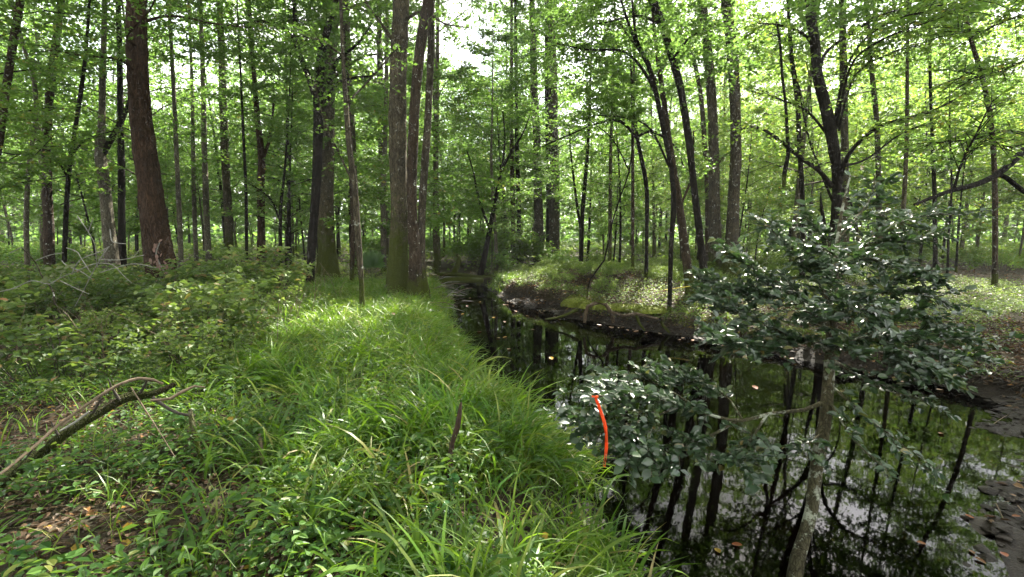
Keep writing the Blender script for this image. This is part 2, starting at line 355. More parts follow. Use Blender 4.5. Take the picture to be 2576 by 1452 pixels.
def ground_mat():
    m, n, l = mat('forest_floor')
    tc = n.new('ShaderNodeTexCoord'); ob = tc.outputs['Object']
    a = noise(n, l, ob, 1.3, 5); b = noise(n, l, ob, 14, 6, .7); c = noise(n, l, ob, 55, 4, .7)
    r = ramp(n, [(.28, (.012, .009, .006)), (.5, (.035, .025, .016)), (.72, (.085, .06, .038))]); l.new(b.outputs[0], r.inputs[0])
    r2 = ramp(n, [(.35, (.035, .04, .014)), (.6, (.055, .042, .026))]); l.new(a.outputs[0], r2.inputs[0])
    col = mixc(n, l, .45, r.outputs[0], r2.outputs[0])
    sep = n.new('ShaderNodeSeparateXYZ'); l.new(ob, sep.inputs[0])
    z = math_n(n, l, 'ADD', sep.outputs[2], math_n(n, l, 'MULTIPLY', math_n(n, l, 'SUBTRACT', b.outputs[0], .5), .25))
    mr = n.new('ShaderNodeMapRange'); l.new(z, mr.inputs[0]); mr.inputs[1].default_value = -.36; mr.inputs[2].default_value = -.2
    mudr = ramp(n, [(.3, (.007, .005, .003)), (.55, (.017, .012, .0075)), (.8, (.05, .037, .024))]); l.new(c.outputs[0], mudr.inputs[0])
    col = mixc(n, l, mr.outputs[0], mudr.outputs[0], col)
    p = n.new('ShaderNodeBsdfPrincipled'); l.new(col, p.inputs['Base Color'])
    ro = n.new('ShaderNodeMapRange'); l.new(mr.outputs[0], ro.inputs[0]); ro.inputs[3].default_value = .6; ro.inputs[4].default_value = .95; l.new(ro.outputs[0], p.inputs['Roughness'])
    p.inputs['Specular IOR Level'].default_value = .22
    bp = n.new('ShaderNodeBump'); bp.inputs['Strength'].default_value = .8; bp.inputs['Distance'].default_value = .04
    l.new(math_n(n, l, 'ADD', b.outputs[0], math_n(n, l, 'MULTIPLY', c.outputs[0], .5)), bp.inputs['Height']); l.new(bp.outputs[0], p.inputs['Normal'])
    o = n.new('ShaderNodeOutputMaterial'); l.new(p.outputs[0], o.inputs[0]); return m
def water_mat():
    m, n, l = mat('creek_water')
    tc = n.new('ShaderNodeTexCoord')
    a = noise(n, l, tc.outputs['Object'], 2.2, 2); b = noise(n, l, tc.outputs['Object'], 11, 2)
    bp = n.new('ShaderNodeBump'); bp.inputs['Strength'].default_value = .09; bp.inputs['Distance'].default_value = .01
    l.new(math_n(n, l, 'ADD', a.outputs[0], math_n(n, l, 'MULTIPLY', b.outputs[0], .12)), bp.inputs['Height'])
    tr = n.new('ShaderNodeBsdfTransparent'); tr.inputs[0].default_value = (.06, .036, .015, 1)
    gl = n.new('ShaderNodeBsdfGlossy'); gl.inputs[0].default_value = (.56, .56, .56, 1); gl.inputs['Roughness'].default_value = .02; l.new(bp.outputs[0], gl.inputs['Normal'])
    fr = n.new('ShaderNodeFresnel'); fr.inputs[0].default_value = 1.33; l.new(bp.outputs[0], fr.inputs['Normal'])
    ms = n.new('ShaderNodeMixShader'); l.new(fr.outputs[0], ms.inputs[0]); l.new(tr.outputs[0], ms.inputs[1]); l.new(gl.outputs[0], ms.inputs[2])
    o = n.new('ShaderNodeOutputMaterial'); l.new(ms.outputs[0], o.inputs[0]); return m
M['ground'] = ground_mat(); M['water'] = water_mat()

# ------------------------------------------------------------------ ground and water
def spaced(a, b, n, c, k):
    t = np.linspace(math.asinh((a - c) / k), math.asinh((b - c) / k), n); return c + k * np.sinh(t)
gx = spaced(-260, 260, 460, 1.5, 4.0); gy = spaced(-40, 420, 480, 7.0, 4.0)
X, Y = np.meshgrid(gx, gy); Z = height(X, Y)
mb = MB(); nx, ny = len(gx), len(gy)
i = np.arange(ny - 1)[:, None] * nx; j = np.arange(nx - 1)[None]
mb.add(np.stack([X, Y, Z], -1).reshape(-1, 3), np.stack([i + j, i + j + 1, i + nx + j + 1, i + nx + j], -1).reshape(-1, 4))
tag(mb.build('ground', M['ground']), kind='structure')
mb = MB()
ys = np.linspace(-11, 50, 160); xl = np.interp(ys, YL, XL) - .5; xr = np.interp(ys, YR, XR) + .5
V = np.stack([np.stack([xl + (xr - xl) * t, ys, np.full_like(ys, ZW)], -1) for t in np.linspace(0, 1, 5)], 1)
i = np.arange(159)[:, None] * 5; j = np.arange(4)[None]
mb.add(V.reshape(-1, 3), np.stack([i + j, i + j + 1, i + 6 + j, i + 5 + j], -1).reshape(-1, 4))
tag(mb.build('creek_water', M['water']), kind='structure')

# ------------------------------------------------------------------ foliage on branches
def spray(lf, wood, pts, g, twig_len, n_twig, per_twig, ls, t0=.2, flat=.75, droop=.25, shape='diamond', asp=.66, wsides=3, wr=.004):
    """side twigs along a branch line with leaves on them; leaves go to mesh builder lf, twigs to wood"""
    pts = np.asarray(pts, float); n = len(pts)
    s = np.linspace(0, 1, n)
    for k in range(n_twig):
        t = t0 + (1 - t0) * (k + g.uniform(0, 1)) / n_twig
        base = np.array([np.interp(t, s, pts[:, c]) for c in range(3)])
        q = min(n - 2, int(t * (n - 1))); dirn = unit(pts[q + 1] - pts[q])
        side = unit(np.cross(dirn, [0, 0, 1])) * (1 if k % 2 else -1)
        d = unit(dirn * g.uniform(.25, 1.0) + side * g.uniform(.4, 1.1) + np.array([0, 0, g.normal(.05, .35)]))
        L = twig_len * (1.15 - .6 * t) * g.uniform(.6, 1.3)
        end = base + d * L - np.array([0, 0, droop * L * g.uniform(.2, 1)])
        mid = (base + end) / 2 + np.array([0, 0, droop * L * .25])
        if wood is not None:
            tube(wood, [base, mid, end], [wr, wr * .8, wr * .4], wsides, cap=False)
        m = per_twig
        u = g.uniform(.12, 1.05, m)[:, None]
        pos = base * (1 - u) ** 2 + mid * 2 * u * (1 - u) + end * u * u + g.normal(0, ls * .45, (m, 3)) * np.array([1, 1, .6])
        out = unit(d * .5 + rand_dirs(m, g, flat) + np.array([0, 0, -.25]))
        leaves(lf, pos, out, up_normals(m, g, .85), ls * g.uniform(.6, 1.25, m), ls * asp * g.uniform(.7, 1.2, m), shape)

def generic(g, H, z0, R, nl, twigs, per, ls, r0, lean=.3, rise=.5, dens_low=1.0):
    """trunk line, limbs and leaf crown of a forest tree, standing at the origin"""
    tr, wd, lf = MB(), MB(), MB()
    k = 9; zz = np.linspace(0, 1, k)
    ax, ay = g.normal(0, lean, 2); b1, b2 = g.uniform(-1, 1, 2)
    line = np.stack([ax * zz ** 1.5 + .25 * b1 * np.sin(zz * 5 + b2), ay * zz ** 1.5 + .25 * b2 * np.sin(zz * 4 + b1), zz * H], 1)
    line[:, :2] -= line[0, :2]
    fine = catmull(line, max(.35, H / 40)); tt = np.linspace(0, 1, len(fine))
    fine = np.vstack([[0, 0, -.3], fine]); tt = np.r_[0, tt]
    tube(tr, fine, r0 * (1 - .86 * tt), 10 if r0 > .1 else 7, .06, .5, .3, 5, g.uniform(0, 6))
    az = g.uniform(0, 6.28)
    for q in range(nl):
        t = (z0 + (H - z0) * ((q + g.uniform(0, .9)) / nl) ** dens_low) / H
        az += 2.4 + g.normal(0, .5)
        base = np.array([np.interp(t, zz, line[:, c]) for c in range(3)])
        f = (t * H - z0) / (H - z0)
        L = R * (.45 + .9 * math.sin(math.pi * min(1, f * .8 + .12))) * g.uniform(.6, 1.25) * (1 if f < .75 else 1.3 - .9 * (f - .42))
        L = max(L, .25 * R)
        dx = np.array([math.cos(az), math.sin(az), 0])
        up = rise * g.uniform(.4, 1.3)
        pts = [base + dx * L * u + np.array([0, 0, L * (up * u - .45 * up * u * u)]) + g.normal(0, .06 * L, 3) * u for u in (0, .3, .65, 1)]
        pts = catmull(pts, L / 6)
        tube(wd, pts, np.linspace(r0 * (.34 - .2 * f), .006, len(pts)), 4, cap=False)
        spray(lf, None, pts, g, L * .42, twigs, per, ls, .22)
    # leafy leader
    spray(lf, None, fine[int(len(fine) * .8):], g, R * .5, twigs, per, ls, 0, .4)
    return tr.mesh('trunk'), wd.mesh('branches'), lf.mesh('crown', False), line

g = np.random.default_rng(5)
UND = [generic(g, H, z0, R, nl, 16, 26, .129, r0, .5, .55) for H, z0, R, nl, r0 in
       ((9, 1.6, 2.6, 24, .07), (11, 2.2, 3.1, 28, .085), (7, 1.2, 2.3, 20, .05), (13, 3, 3.2, 30, .10), (8, 2.5, 2.9, 22, .06))]
TALL = [generic(g, H, z0, R, nl, 15, 23, .212, r0, .8, .7) for H, z0, R, nl, r0 in
        ((24, 8.5, 3.9, 32, .23), (27, 11, 4.3, 34, .27), (22, 7, 3.6, 30, .19), (26, 13, 4.6, 30, .30))]
def place_tree(src, kind, x, y, rz, sc, leafm, barkm, name, label, cat, group):
    tr, wd, lf, _ = src
    root = thing(name, label, cat, (x, y, hz(x, y) - .02), group, rz, sc)
    for nm, me, mt in (('trunk', tr, M[barkm]), ('branches', wd, M[barkm]), ('crown', lf, M[leafm])):
        o = bpy.data.objects.new(nm, me); C.objects.link(o); o.parent = root
        if len(me.materials) == 0: me.materials.append(mt)
        o.material_slots[0].link = 'OBJECT'; o.material_slots[0].material = mt
    return root

# ------------------------------------------------------------------ trees told apart one by one
def px_line(pts, d, dd=0.0):
    """photo polyline (x, y, width) at depth d -> points and radii; dd = depth drift along it"""
    n = len(pts); out = []
    for q, p in enumerate(pts):
        dep = p[3] if len(p) > 3 else d + dd * q / max(1, n - 1)
        w = P(p[0], p[1], dep); out.append([*w, p[2] * dep / F / 2 * math.cos(math.atan((p[0] - 1288) / F))])
    return np.array(out)
def photo_tree(name, label, d, pts, barkm, top=22, flare=.5, flare_h=.35, crown=None, limbs=(), leafm='leaf_mid', cat='tree', sides=14, group=None, jag=.05, leafy=(26, 10), ls=.10, lobes=5):
    L = px_line(pts, d)
    # foot on the ground
    x0, y0 = L[0][0], L[0][1]; zg = hz(x0, y0)
    if L[0][2] > zg: L = np.vstack([[x0, y0, zg, L[0][3] * 1.03], L])
    else: L[0][2] = zg
    keep = [0] + [q for q in range(1, len(L)) if L[q][2] > zg + .15]; L = L[keep]
    if L[-1][2] < top:
        a, b = L[-2], L[-1]; sl = (b[:2] - a[:2]) / max(.5, b[2] - a[2]); z = b[2]; xy = b[:2].copy(); r = b[3]
        steps = max(2, int((top - z) / 2.5))
        for q in range(1, steps + 1):
            sl = sl * .75; dz = (top - z) / steps
            xy = xy + sl * dz; L = np.vstack([L, [*xy, z + dz * q, max(.012, r * (1 - .85 * q / steps))]])
    base = np.array([x0, y0, zg]); root = thing(name, label, cat, base, group)
    L[1:, 3] *= .93; fine = catmull(L, .14 if L[0][3] > .1 else .3); fine[:, :3] -= base
    fine = np.vstack([[*(fine[0, :3] - [0, 0, .35]), fine[0, 3]], fine])
    t = MB(); tube(t, fine[:, :3], np.maximum(fine[:, 3], .006), sides if sides < 12 else sides * 2, jag, flare, flare_h, lobes, d * 1.3 + pts[0][0] * .01, ridge=.075 if sides >= 12 else .04)
    t.build('trunk', M[barkm], root)
    if crown:
        src, cs, zb = crown
        o = link('crown', src[2], None, root); o.scale = (cs, cs, cs)
        zt = L[-1][2] - zg
        o.location = (L[-1][0] - x0, L[-1][1] - y0, zt - zb); o.rotation_euler = (0, 0, d + pts[0][0])
        if len(src[2].materials) == 0: src[2].materials.append(M['leaf_top'])
        o.material_slots[0].link = 'OBJECT'; o.material_slots[0].material = M['leaf_top']
    gl = np.random.default_rng(int(pts[0][0]) + 700)
    for lm in limbs:
        lp = lm['pts']; dd = lm.get('dd', 0)
        B = px_line(lp, lm.get('d', d), dd); B[:, :3] -= base
        fb = catmull(B, .15); w = MB(); tube(w, fb[:, :3], np.maximum(fb[:, 3], .004), 7, .05, seed=lp[0][0])
        tw, pt = lm.get('leafy', leafy)
        if tw:
            lf = MB(); spray(lf, w, fb[:, :3], gl, lm.get('tl', 1.0), tw, pt, lm.get('ls', ls), lm.get('t0', .2), wr=.006)
        bo = w.build('branch', M[lm.get('bark', barkm)], root)
        if tw: lf.build('foliage', M[lm.get('leaf', leafm)], bo, smooth=False)
    return root
Tc = lambda k, s=1.0, zb=None: (TALL[k], s, TALL[k][3][-1][2] * s * .97)
Uc = lambda k, s=1.0: (UND[k], s, UND[k][3][-1][2] * s * .97)

photo_tree('tree', 'massive reddish brown trunk leaning slightly left, thickest tree in the left wood', 12.0,
    [(415, 745, 92), (408, 690, 84), (395, 600, 78), (374, 450, 66), (354, 300, 60), (346, 150, 56), (344, 0, 52), (345, -250, 48)], 'bark_red', 26, .22, .3, Tc(1), sides=22, jag=.035,
    limbs=[dict(pts=[(350, 190, 10), (300, 150, 7), (200, 140, 5), (120, 120, 3)], dd=-1.5, leafy=(26, 16), tl=1.2),
           dict(pts=[(345, 60, 10), (430, 40, 7), (540, 60, 5), (640, 70, 3)], dd=-1.0, leafy=(26, 16), tl=1.2),
           dict(pts=[(348, 120, 9), (320, 90, 7), (380, 20, 5), (400, -60, 3)], dd=-2.0, leafy=(26, 16), tl=1.2)])
photo_tree('tree', 'thick grey trunk with flared buttress base behind the forked dark stem', 17.5,
    [(826, 712, 62), (824, 650, 50), (820, 560, 44), (820, 400, 42), (824, 200, 40), (834, 50, 38), (840, -80, 36)], 'bark_mossy', 25, .55, .45, Tc(0), sides=18, jag=.035, lobes=7,
    limbs=[dict(pts=[(826, 205, 12), (870, 170, 8), (920, 140, 5), (985, 138, 3)], dd=-1)])
photo_tree('tree', 'dark forked stem just left of the thick buttressed grey trunk', 14.5,
    [(780, 712, 22), (786, 600, 23), (796, 450, 24), (800, 330, 26), (802, 240, 26), (812, 120, 20), (850, -10, 16), (870, -120, 12)], 'bark_dark', 12, .3, .25, Uc(1, .8),
    limbs=[dict(pts=[(802, 260, 20), (775, 190, 16), (745, 110, 13), (742, 30, 11), (735, -40, 9)], dd=.6, bark='bark_dark'),
           dict(pts=[(748, 105, 9), (700, 62, 8), (640, 55, 6), (560, 70, 4)], dd=-.6),
           dict(pts=[(803, 245, 14), (835, 190, 11), (850, 150, 9), (900, 110, 6), (935, 60, 4)], dd=-.6),
           dict(pts=[(800, 300, 10), (850, 210, 8), (940, 190, 4)], dd=-1.0)])
photo_tree('tree', 'thin crooked pole with white lichen spots standing in the grass left of the mossy trunk', 9.2,
    [(912, 815, 15), (910, 720, 14), (904, 640, 18), (898, 560, 19), (893, 470, 16), (878, 370, 14), (870, 260, 13), (863, 150, 11), (858, 20, 9)], 'bark_grey', 8.5, .15, .2, None, sides=9,
    limbs=[dict(pts=[(893, 470, 6), (850, 380, 5), (815, 300, 4), (790, 200, 3)], dd=-.4, leafy=(16, 8), ls=.08, tl=.6),
           dict(pts=[(872, 260, 6), (930, 200, 5), (1000, 120, 3)], dd=-.5, leafy=(16, 8), ls=.08, tl=.7),
           dict(pts=[(862, 140, 6), (800, 100, 4), (730, 90, 3)], dd=-.5, leafy=(18, 9), ls=.08, tl=.7)])
photo_tree('tree', 'stout moss covered trunk with spreading base at the left edge of the creek', 12.6,
    [(1000, 752, 62), (1001, 700, 56), (1003, 620, 48), (1004, 500, 44), (1001, 400, 45), (1000, 250, 44), (1004, 120, 42), (1010, 0, 40), (1016, -150, 36)], 'bark_mossy', 25, .75, .28, Tc(3), sides=20, jag=.04, lobes=4,
    limbs=[dict(pts=[(1000, 120, 10), (960, 60, 7), (930, 20, 5), (900, -30, 3)], dd=-.8, leafy=(22, 12)),
           dict(pts=[(1008, 60, 10), (1060, 30, 7), (1120, 60, 4), (1180, 70, 3)], dd=-.8, leafy=(14, 10))])
photo_tree('tree', 'dark slim trunk directly beside the stout mossy trunk, bowing right at the top', 12.1,
    [(1046, 770, 40), (1045, 700, 36), (1043, 630, 30), (1036, 500, 26), (1040, 330, 26), (1046, 220, 26), (1060, 100, 27), (1080, 0, 30), (1100, -150, 26)], 'bark_brown', 24, .25, .3, Tc(2), sides=14)
photo_tree('tree', 'slender grey trunk rightmost of the close cluster at the creek edge', 12.8,
    [(1068, 756, 30), (1062, 690, 24), (1060, 600, 21), (1064, 480, 20), (1075, 320, 19), (1083, 150, 17), (1086, 0, 16)], 'bark_grey', 22, .35, .25, Tc(2, .8), sides=12)
photo_tree('tree', 'straight grey trunk left of the pair rising behind the green mound', 27,
    [(1357, 645, 26), (1354, 500, 22), (1350, 350, 20), (1345, 250, 18), (1341, 100, 16), (1338, 0, 14)], 'bark_grey', 27, .3, .4, Tc(0), leafm='leaf_top')
photo_tree('tree', 'darker straight trunk right of the pair rising behind the green mound', 27,
    [(1394, 642, 30), (1393, 500, 26), (1391, 300, 24), (1389, 150, 22), (1384, 0, 18)], 'bark_grey', 27, .3, .4, Tc(3), leafm='leaf_top')
photo_tree('tree', 'narrow dark stem tucked against the pair of trunks behind the mound', 28.5,
    [(1380, 640, 14), (1380, 450, 13), (1376, 250, 11), (1375, 60, 9)], 'bark_dark', 22, .2, .3, Tc(2, .7))
photo_tree('tree', 'dark thin tree slanting right out of the debris at the creek bend', 20.5,
    [(1207, 700, 18), (1218, 650, 15), (1230, 590, 13), (1245, 510, 11), (1262, 430, 9), (1285, 385, 7), (1310, 345, 5)], 'bark_dark', 6.4, .4, .25, None, sides=8,
    limbs=[dict(pts=[(1232, 580, 7), (1205, 500, 6), (1190, 430, 4), (1175, 380, 3)], dd=-.5, ls=.12),
           dict(pts=[(1262, 430, 6), (1270, 350, 4), (1265, 280, 3)], dd=.6, ls=.12)])
photo_tree('tree', 'pale grey sapling beside the slanting dark tree at the creek bend', 21.5,
    [(1248, 690, 10), (1247, 600, 9), (1240, 500, 8), (1236, 400, 7), (1238, 300, 5)], 'bark_pale', 10, .2, .2, Uc(2, .8), sides=8)
photo_tree('tree', 'thin sapling with a hooked dark foot curving over the creek bank', 13.4,
    [(1478, 728, 4), (1484, 705, 4), (1500, 682, 4.5), (1520, 655, 5), (1530, 610, 4.5), (1540, 560, 4.5), (1562, 490, 4), (1583, 430, 4), (1592, 340, 3.5), (1588, 250, 3)], 'bark_dark', 6.4, .1, .1, None, sides=7, jag=.03,
    limbs=[dict(pts=[(1583, 430, 4), (1540, 350, 3), (1480, 300, 2)], dd=-.4, leafy=(12, 8), ls=.08, tl=.6)])
photo_tree('tree', 'knobby dark sapling with a crooked bend on top of the mound', 14.5,
    [(1626, 668, 11), (1627, 580, 11), (1627, 480, 12), (1618, 420, 12), (1608, 375, 11), (1602, 340, 9)], 'bark_dark', 7, .2, .2, None, sides=8,
    limbs=[dict(pts=[(1604, 350, 8), (1560, 305, 7), (1500, 312, 5), (1420, 345, 4), (1350, 375, 3)], dd=-.5, leafy=(22, 10)),
           dict(pts=[(1604, 345, 8), (1640, 330, 7), (1700, 370, 5), (1720, 420, 3)], dd=-.3)])
photo_tree('tree', 'straight thin stem just left of the knobby sapling on the mound', 16.5,
    [(1592, 655, 9), (1592, 500, 9), (1592, 300, 8), (1596, 100, 6)], 'bark_brown', 12, .2, .2, Uc(0, .9), sides=8)
photo_tree('tree', 'dark thin stem at the lip of the cut bank opposite the grass', 10.9,
    [(1684, 775, 13), (1686, 700, 13), (1688, 620, 13), (1694, 540, 15), (1694, 480, 14), (1688, 420, 12), (1670, 330, 13), (1652, 240, 13), (1630, 160, 12), (1600, 110, 10)], 'bark_dark', 7.2, .2, .15, Uc(2, .6), sides=9,
    limbs=[dict(pts=[(1652, 240, 9), (1620, 180, 8), (1570, 130, 6), (1480, 125, 4), (1400, 110, 3)], dd=-.8, leafy=(26, 11), ls=.09),
           dict(pts=[(1630, 160, 8), (1600, 90, 6), (1590, 0, 5)], dd=-.6, leafy=(22, 11), ls=.09),
           dict(pts=[(1688, 430, 6), (1640, 330, 5), (1590, 300, 4), (1500, 290, 3)], dd=.8, leafy=(20, 10), ls=.09)])
photo_tree('tree', 'leaning brown trunk with tilted foot between the bank-lip stem and the bowed trunk', 12.6,
    [(1738, 728, 27), (1728, 660, 25), (1716, 570, 23), (1708, 500, 19), (1694, 420, 16), (1680, 330, 15), (1668, 240, 14), (1655, 150, 12), (1645, 60, 9)], 'bark_brown', 11, .2, .2, Uc(3, .7), sides=11,
    limbs=[dict(pts=[(1712, 520, 7), (1740, 440, 6), (1745, 330, 4)], dd=.6), dict(pts=[(1672, 270, 7), (1640, 180, 5), (1560, 60, 4)], dd=-1, leafy=(24, 11))])
photo_tree('tree', 'tall dark trunk bowing left as it rises beside the two big right trunks', 11.8,
    [(1776, 720, 22), (1768, 660, 21), (1758, 570, 19), (1745, 460, 18), (1732, 350, 18), (1715, 240, 19), (1698, 170, 20), (1668, 70, 20), (1640, 0, 21), (1600, -110, 20)], 'bark_dark', 19, .2, .2, Tc(2, .4), sides=12,
    limbs=[dict(pts=[(1690, 150, 9), (1740, 90, 6), (1800, 60, 4)], dd=-.6, leafy=(24, 10)), dict(pts=[(1660, 60, 9), (1600, 40, 6), (1500, 60, 4), (1420, 40, 3)], dd=-.8, leafy=(26, 12), ls=.09)])
photo_tree('tree', 'big straight grey trunk, left one of the two largest right of the creek', 17.0,
    [(1803, 665, 44), (1800, 620, 36), (1797, 500, 30), (1795, 380, 27), (1790, 250, 25), (1778, 100, 23), (1766, 0, 22), (1755, -120, 20)], 'bark_grey', 27, .3, .4, Tc(1, .55), sides=16,
    limbs=[dict(pts=[(1800, 430, 5), (1815, 400, 4), (1840, 380, 3)], leafy=(6, 5), tl=.5)])
photo_tree('tree', 'big straight dark trunk, right one of the two largest right of the creek', 16.4,
    [(1838, 668, 46), (1842, 600, 36), (1847, 480, 31), (1851, 380, 29), (1848, 230, 28), (1838, 100, 27), (1826, 0, 25), (1815, -120, 22)], 'bark_grey', 26, .3, .4, Tc(0, .55), sides=16,
    limbs=[dict(pts=[(1850, 330, 9), (1900, 320, 7), (1940, 350, 4)], dd=-.5, leafy=(14, 9)), dict(pts=[(1846, 120, 8), (1900, 80, 6), (1960, 90, 4)], dd=-1, leafy=(24, 12))])
photo_tree('tree', 'slim stem half hidden behind the left of the two big right trunks', 19,
    [(1779, 650, 15), (1780, 500, 14), (1772, 350, 13), (1760, 220, 12), (1735, 120, 11), (1700, 40, 10)], 'bark_brown', 19, .2, .3, Tc(2, .35), sides=9)
photo_tree('tree', 'dark many-limbed tree with long arching branches behind the holly', 10.6,
    [(2086, 790, 40), (2092, 700, 36), (2100, 600, 33), (2106, 500, 28), (2104, 420, 28), (2092, 340, 31), (2072, 250, 31), (2056, 190, 28), (2050, 110, 26), (2040, 40, 27), (2038, -60, 26)], 'bark_dark', 13, .25, .3, Uc(1, 1.0), leafm='leaf_yellow', sides=14, jag=.06, ls=.095,
    limbs=[dict(pts=[(2092, 470, 15), (2060, 430, 12), (2010, 395, 10), (1960, 352, 9), (1915, 325, 7), (1870, 325, 5)], dd=-.8, leafy=(26, 10), t0=.35),
           dict(pts=[(2110, 450, 17), (2135, 390, 12), (2180, 340, 10), (2230, 310, 8), (2330, 285, 6), (2450, 225, 4)], dd=-1.2, leafy=(44, 12)),
           dict(pts=[(2098, 320, 9), (2110, 250, 8), (2130, 170, 7), (2180, 95, 6), (2280, 40, 5), (2430, 20, 3)], dd=-1.0, leafy=(40, 12)),
           dict(pts=[(2104, 325, 8), (2120, 240, 7), (2150, 150, 6), (2230, 95, 5), (2380, 40, 3)], dd=-1.5, leafy=(40, 12)),
           dict(pts=[(2110, 330, 7), (2125, 260, 6), (2160, 180, 5), (2250, 130, 4), (2340, 110, 3)], dd=-.4, leafy=(36, 12)),
           dict(pts=[(2060, 180, 12), (2080, 130, 9), (2150, 80, 7), (2240, 30, 5), (2400, 10, 4)], dd=1.0, leafy=(40, 12)),
           dict(pts=[(2052, 120, 10), (2020, 85, 8), (1970, 65, 6), (1905, 58, 4)], dd=-.6, leafy=(30, 11)),
           dict(pts=[(2100, 520, 8), (2060, 420, 6), (2030, 330, 5), (2005, 200, 4), (1985, 100, 3)], dd=.8, leafy=(26, 10)),
           dict(pts=[(2108, 460, 6), (2140, 510, 6), (2150, 560, 5), (2145, 640, 3)], dd=-.3, leafy=(4, 4)),
           dict(pts=[(2112, 420, 9), (2180, 400, 6), (2280, 330, 5), (2400, 300, 3)], dd=1.2, leafy=(40, 12)),
           dict(pts=[(2090, 350, 8), (2030, 280, 6), (1960, 250, 4), (1890, 230, 3)], dd=1.2, leafy=(30, 11))])
photo_tree('tree', 'straight grey trunk directly behind the dark many-limbed tree', 18,
    [(2126, 680, 24), (2126, 500, 22), (2124, 300, 20), (2120, 100, 19), (2118, 0, 18)], 'bark_grey', 23, .2, .3, Tc(0, .5))
photo_tree('tree', 'dark straight short trunk just left of the many-limbed tree foot', 12,
    [(2072, 720, 14), (2074, 640, 14), (2072, 560, 13), (2066, 520, 9)], 'bark_dark', 2.6, .2, .2, None, sides=9)
photo_tree('tree', 'dark twisting trunk rising left of the many-limbed tree', 15,
    [(2018, 690, 16), (2020, 600, 14), (2018, 480, 13), (2012, 380, 13), (2006, 260, 12), (1992, 150, 11), (1985, 60, 10)], 'bark_dark', 13, .2, .2, Uc(3, .7), leafm='leaf_yellow')
photo_tree('tree', 'straight lone brown trunk near the right margin of the hazy wood', 14.5,
    [(2503, 700, 19), (2503, 560, 17), (2501, 420, 16), (2492, 300, 16), (2470, 190, 15), (2440, 90, 14), (2425, 0, 13)], 'bark_brown', 18, .25, .2, Tc(2, .7), leafm='leaf_yellow', sides=10)
photo_tree('tree', 'thin straight stem second from the lone brown trunk at right', 17,
    [(2352, 668, 15), (2352, 560, 14), (2350, 460, 13), (2346, 360, 11), (2340, 200, 9)], 'bark_dark', 14, .2, .2, Uc(1, .9), leafm='leaf_yellow', sides=9)
photo_tree('tree', 'very slender stem close beside the second thin stem at right', 16,
    [(2384, 672, 8), (2386, 600, 8), (2392, 520, 7), (2394, 450, 6), (2390, 350, 5)], 'bark_dark', 9, .2, .2, Uc(0, .8), leafm='leaf_yellow', sides=8)
photo_tree('tree', 'slim mossy green trunk right of the holly foliage', 15.5,
    [(2265, 690, 17), (2268, 600, 15), (2275, 480, 13), (2280, 380, 12), (2282, 250, 11), (2283, 100, 9)], 'bark_mossy', 16, .2, .2, Uc(3, .9), leafm='leaf_yellow', sides=9)
photo_tree('tree', 'grey trunk seen through the leaves above the holly crown', 17.5,
    [(2214, 690, 18), (2212, 600, 17), (2210, 450, 16), (2205, 300, 15), (2190, 150, 13)], 'bark_grey', 18, .2, .2, Tc(2, .7), leafm='leaf_yellow', sides=9)
# left wood
photo_tree('tree', 'leaning trunk entering at the upper left corner', 13.5,
    [(-40, 680, 26), (-22, 500, 24), (5, 300, 24), (28, 140, 23), (52, 0, 22), (80, -150, 20)], 'bark_brown', 20, .2, .3, Tc(2, .8), leafm='leaf_mid')
photo_tree('tree', 'dark trunk with pale sunlit side and a fork, left of the massive red trunk', 17,
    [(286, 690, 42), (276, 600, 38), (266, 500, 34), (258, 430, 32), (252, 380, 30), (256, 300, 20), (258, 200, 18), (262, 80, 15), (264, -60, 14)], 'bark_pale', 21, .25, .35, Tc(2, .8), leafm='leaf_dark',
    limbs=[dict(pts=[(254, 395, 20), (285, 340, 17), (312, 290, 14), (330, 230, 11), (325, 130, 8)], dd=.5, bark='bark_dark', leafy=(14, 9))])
photo_tree('tree', 'straight dark trunk between the forked trunk and the massive red trunk', 18,
    [(308, 680, 24), (306, 560, 21), (305, 400, 19), (303, 250, 17), (300, 100, 15)], 'bark_dark', 21, .2, .3, Tc(2, .7))
photo_tree('tree', 'grey trunk with pale bark patches at far left of the wood', 16,
    [(70, 690, 17), (66, 560, 16), (72, 430, 15), (90, 300, 14), (85, 200, 14), (60, 120, 12)], 'bark_pale', 14, .2, .3, Uc(3, .9), sides=10)
photo_tree('tree', 'broad dark trunk second from the left margin', 17.5,
    [(125, 690, 34), (122, 560, 30), (118, 430, 27), (120, 300, 24), (135, 150, 22), (152, 20, 20)], 'bark_brown', 22, .25, .4, Tc(0, .8))
photo_tree('tree', 'thin dark stem leaning right beside the broad dark left trunk', 15,
    [(162, 690, 16), (164, 580, 15), (172, 450, 14), (190, 320, 13), (208, 200, 12), (220, 80, 9)], 'bark_dark', 13, .2, .2, Uc(1, .8), sides=9,
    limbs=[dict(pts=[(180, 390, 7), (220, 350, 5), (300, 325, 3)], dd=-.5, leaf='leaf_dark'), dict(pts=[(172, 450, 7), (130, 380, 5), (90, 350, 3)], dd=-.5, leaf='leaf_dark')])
photo_tree('tree', 'straight stem first right of the massive red trunk', 18.5,
    [(456, 672, 16), (452, 560, 15), (445, 400, 13), (438, 250, 12)], 'bark_pale', 20, .2, .3, Tc(2, .6), sides=9)
photo_tree('tree', 'slim pale edged stem standing far behind the left thicket', 23,
    [(494, 655, 14), (490, 560, 13), (487, 420, 12), (484, 260, 10)], 'bark_pale', 20, .2, .3, Tc(2, .6), sides=9)
photo_tree('tree', 'grey stem left of the straight mossy green trunk in the left wood', 22,
    [(526, 660, 20), (520, 560, 18), (515, 400, 16), (512, 250, 14)], 'bark_pale', 23, .2, .3, Tc(0, .7), sides=10)
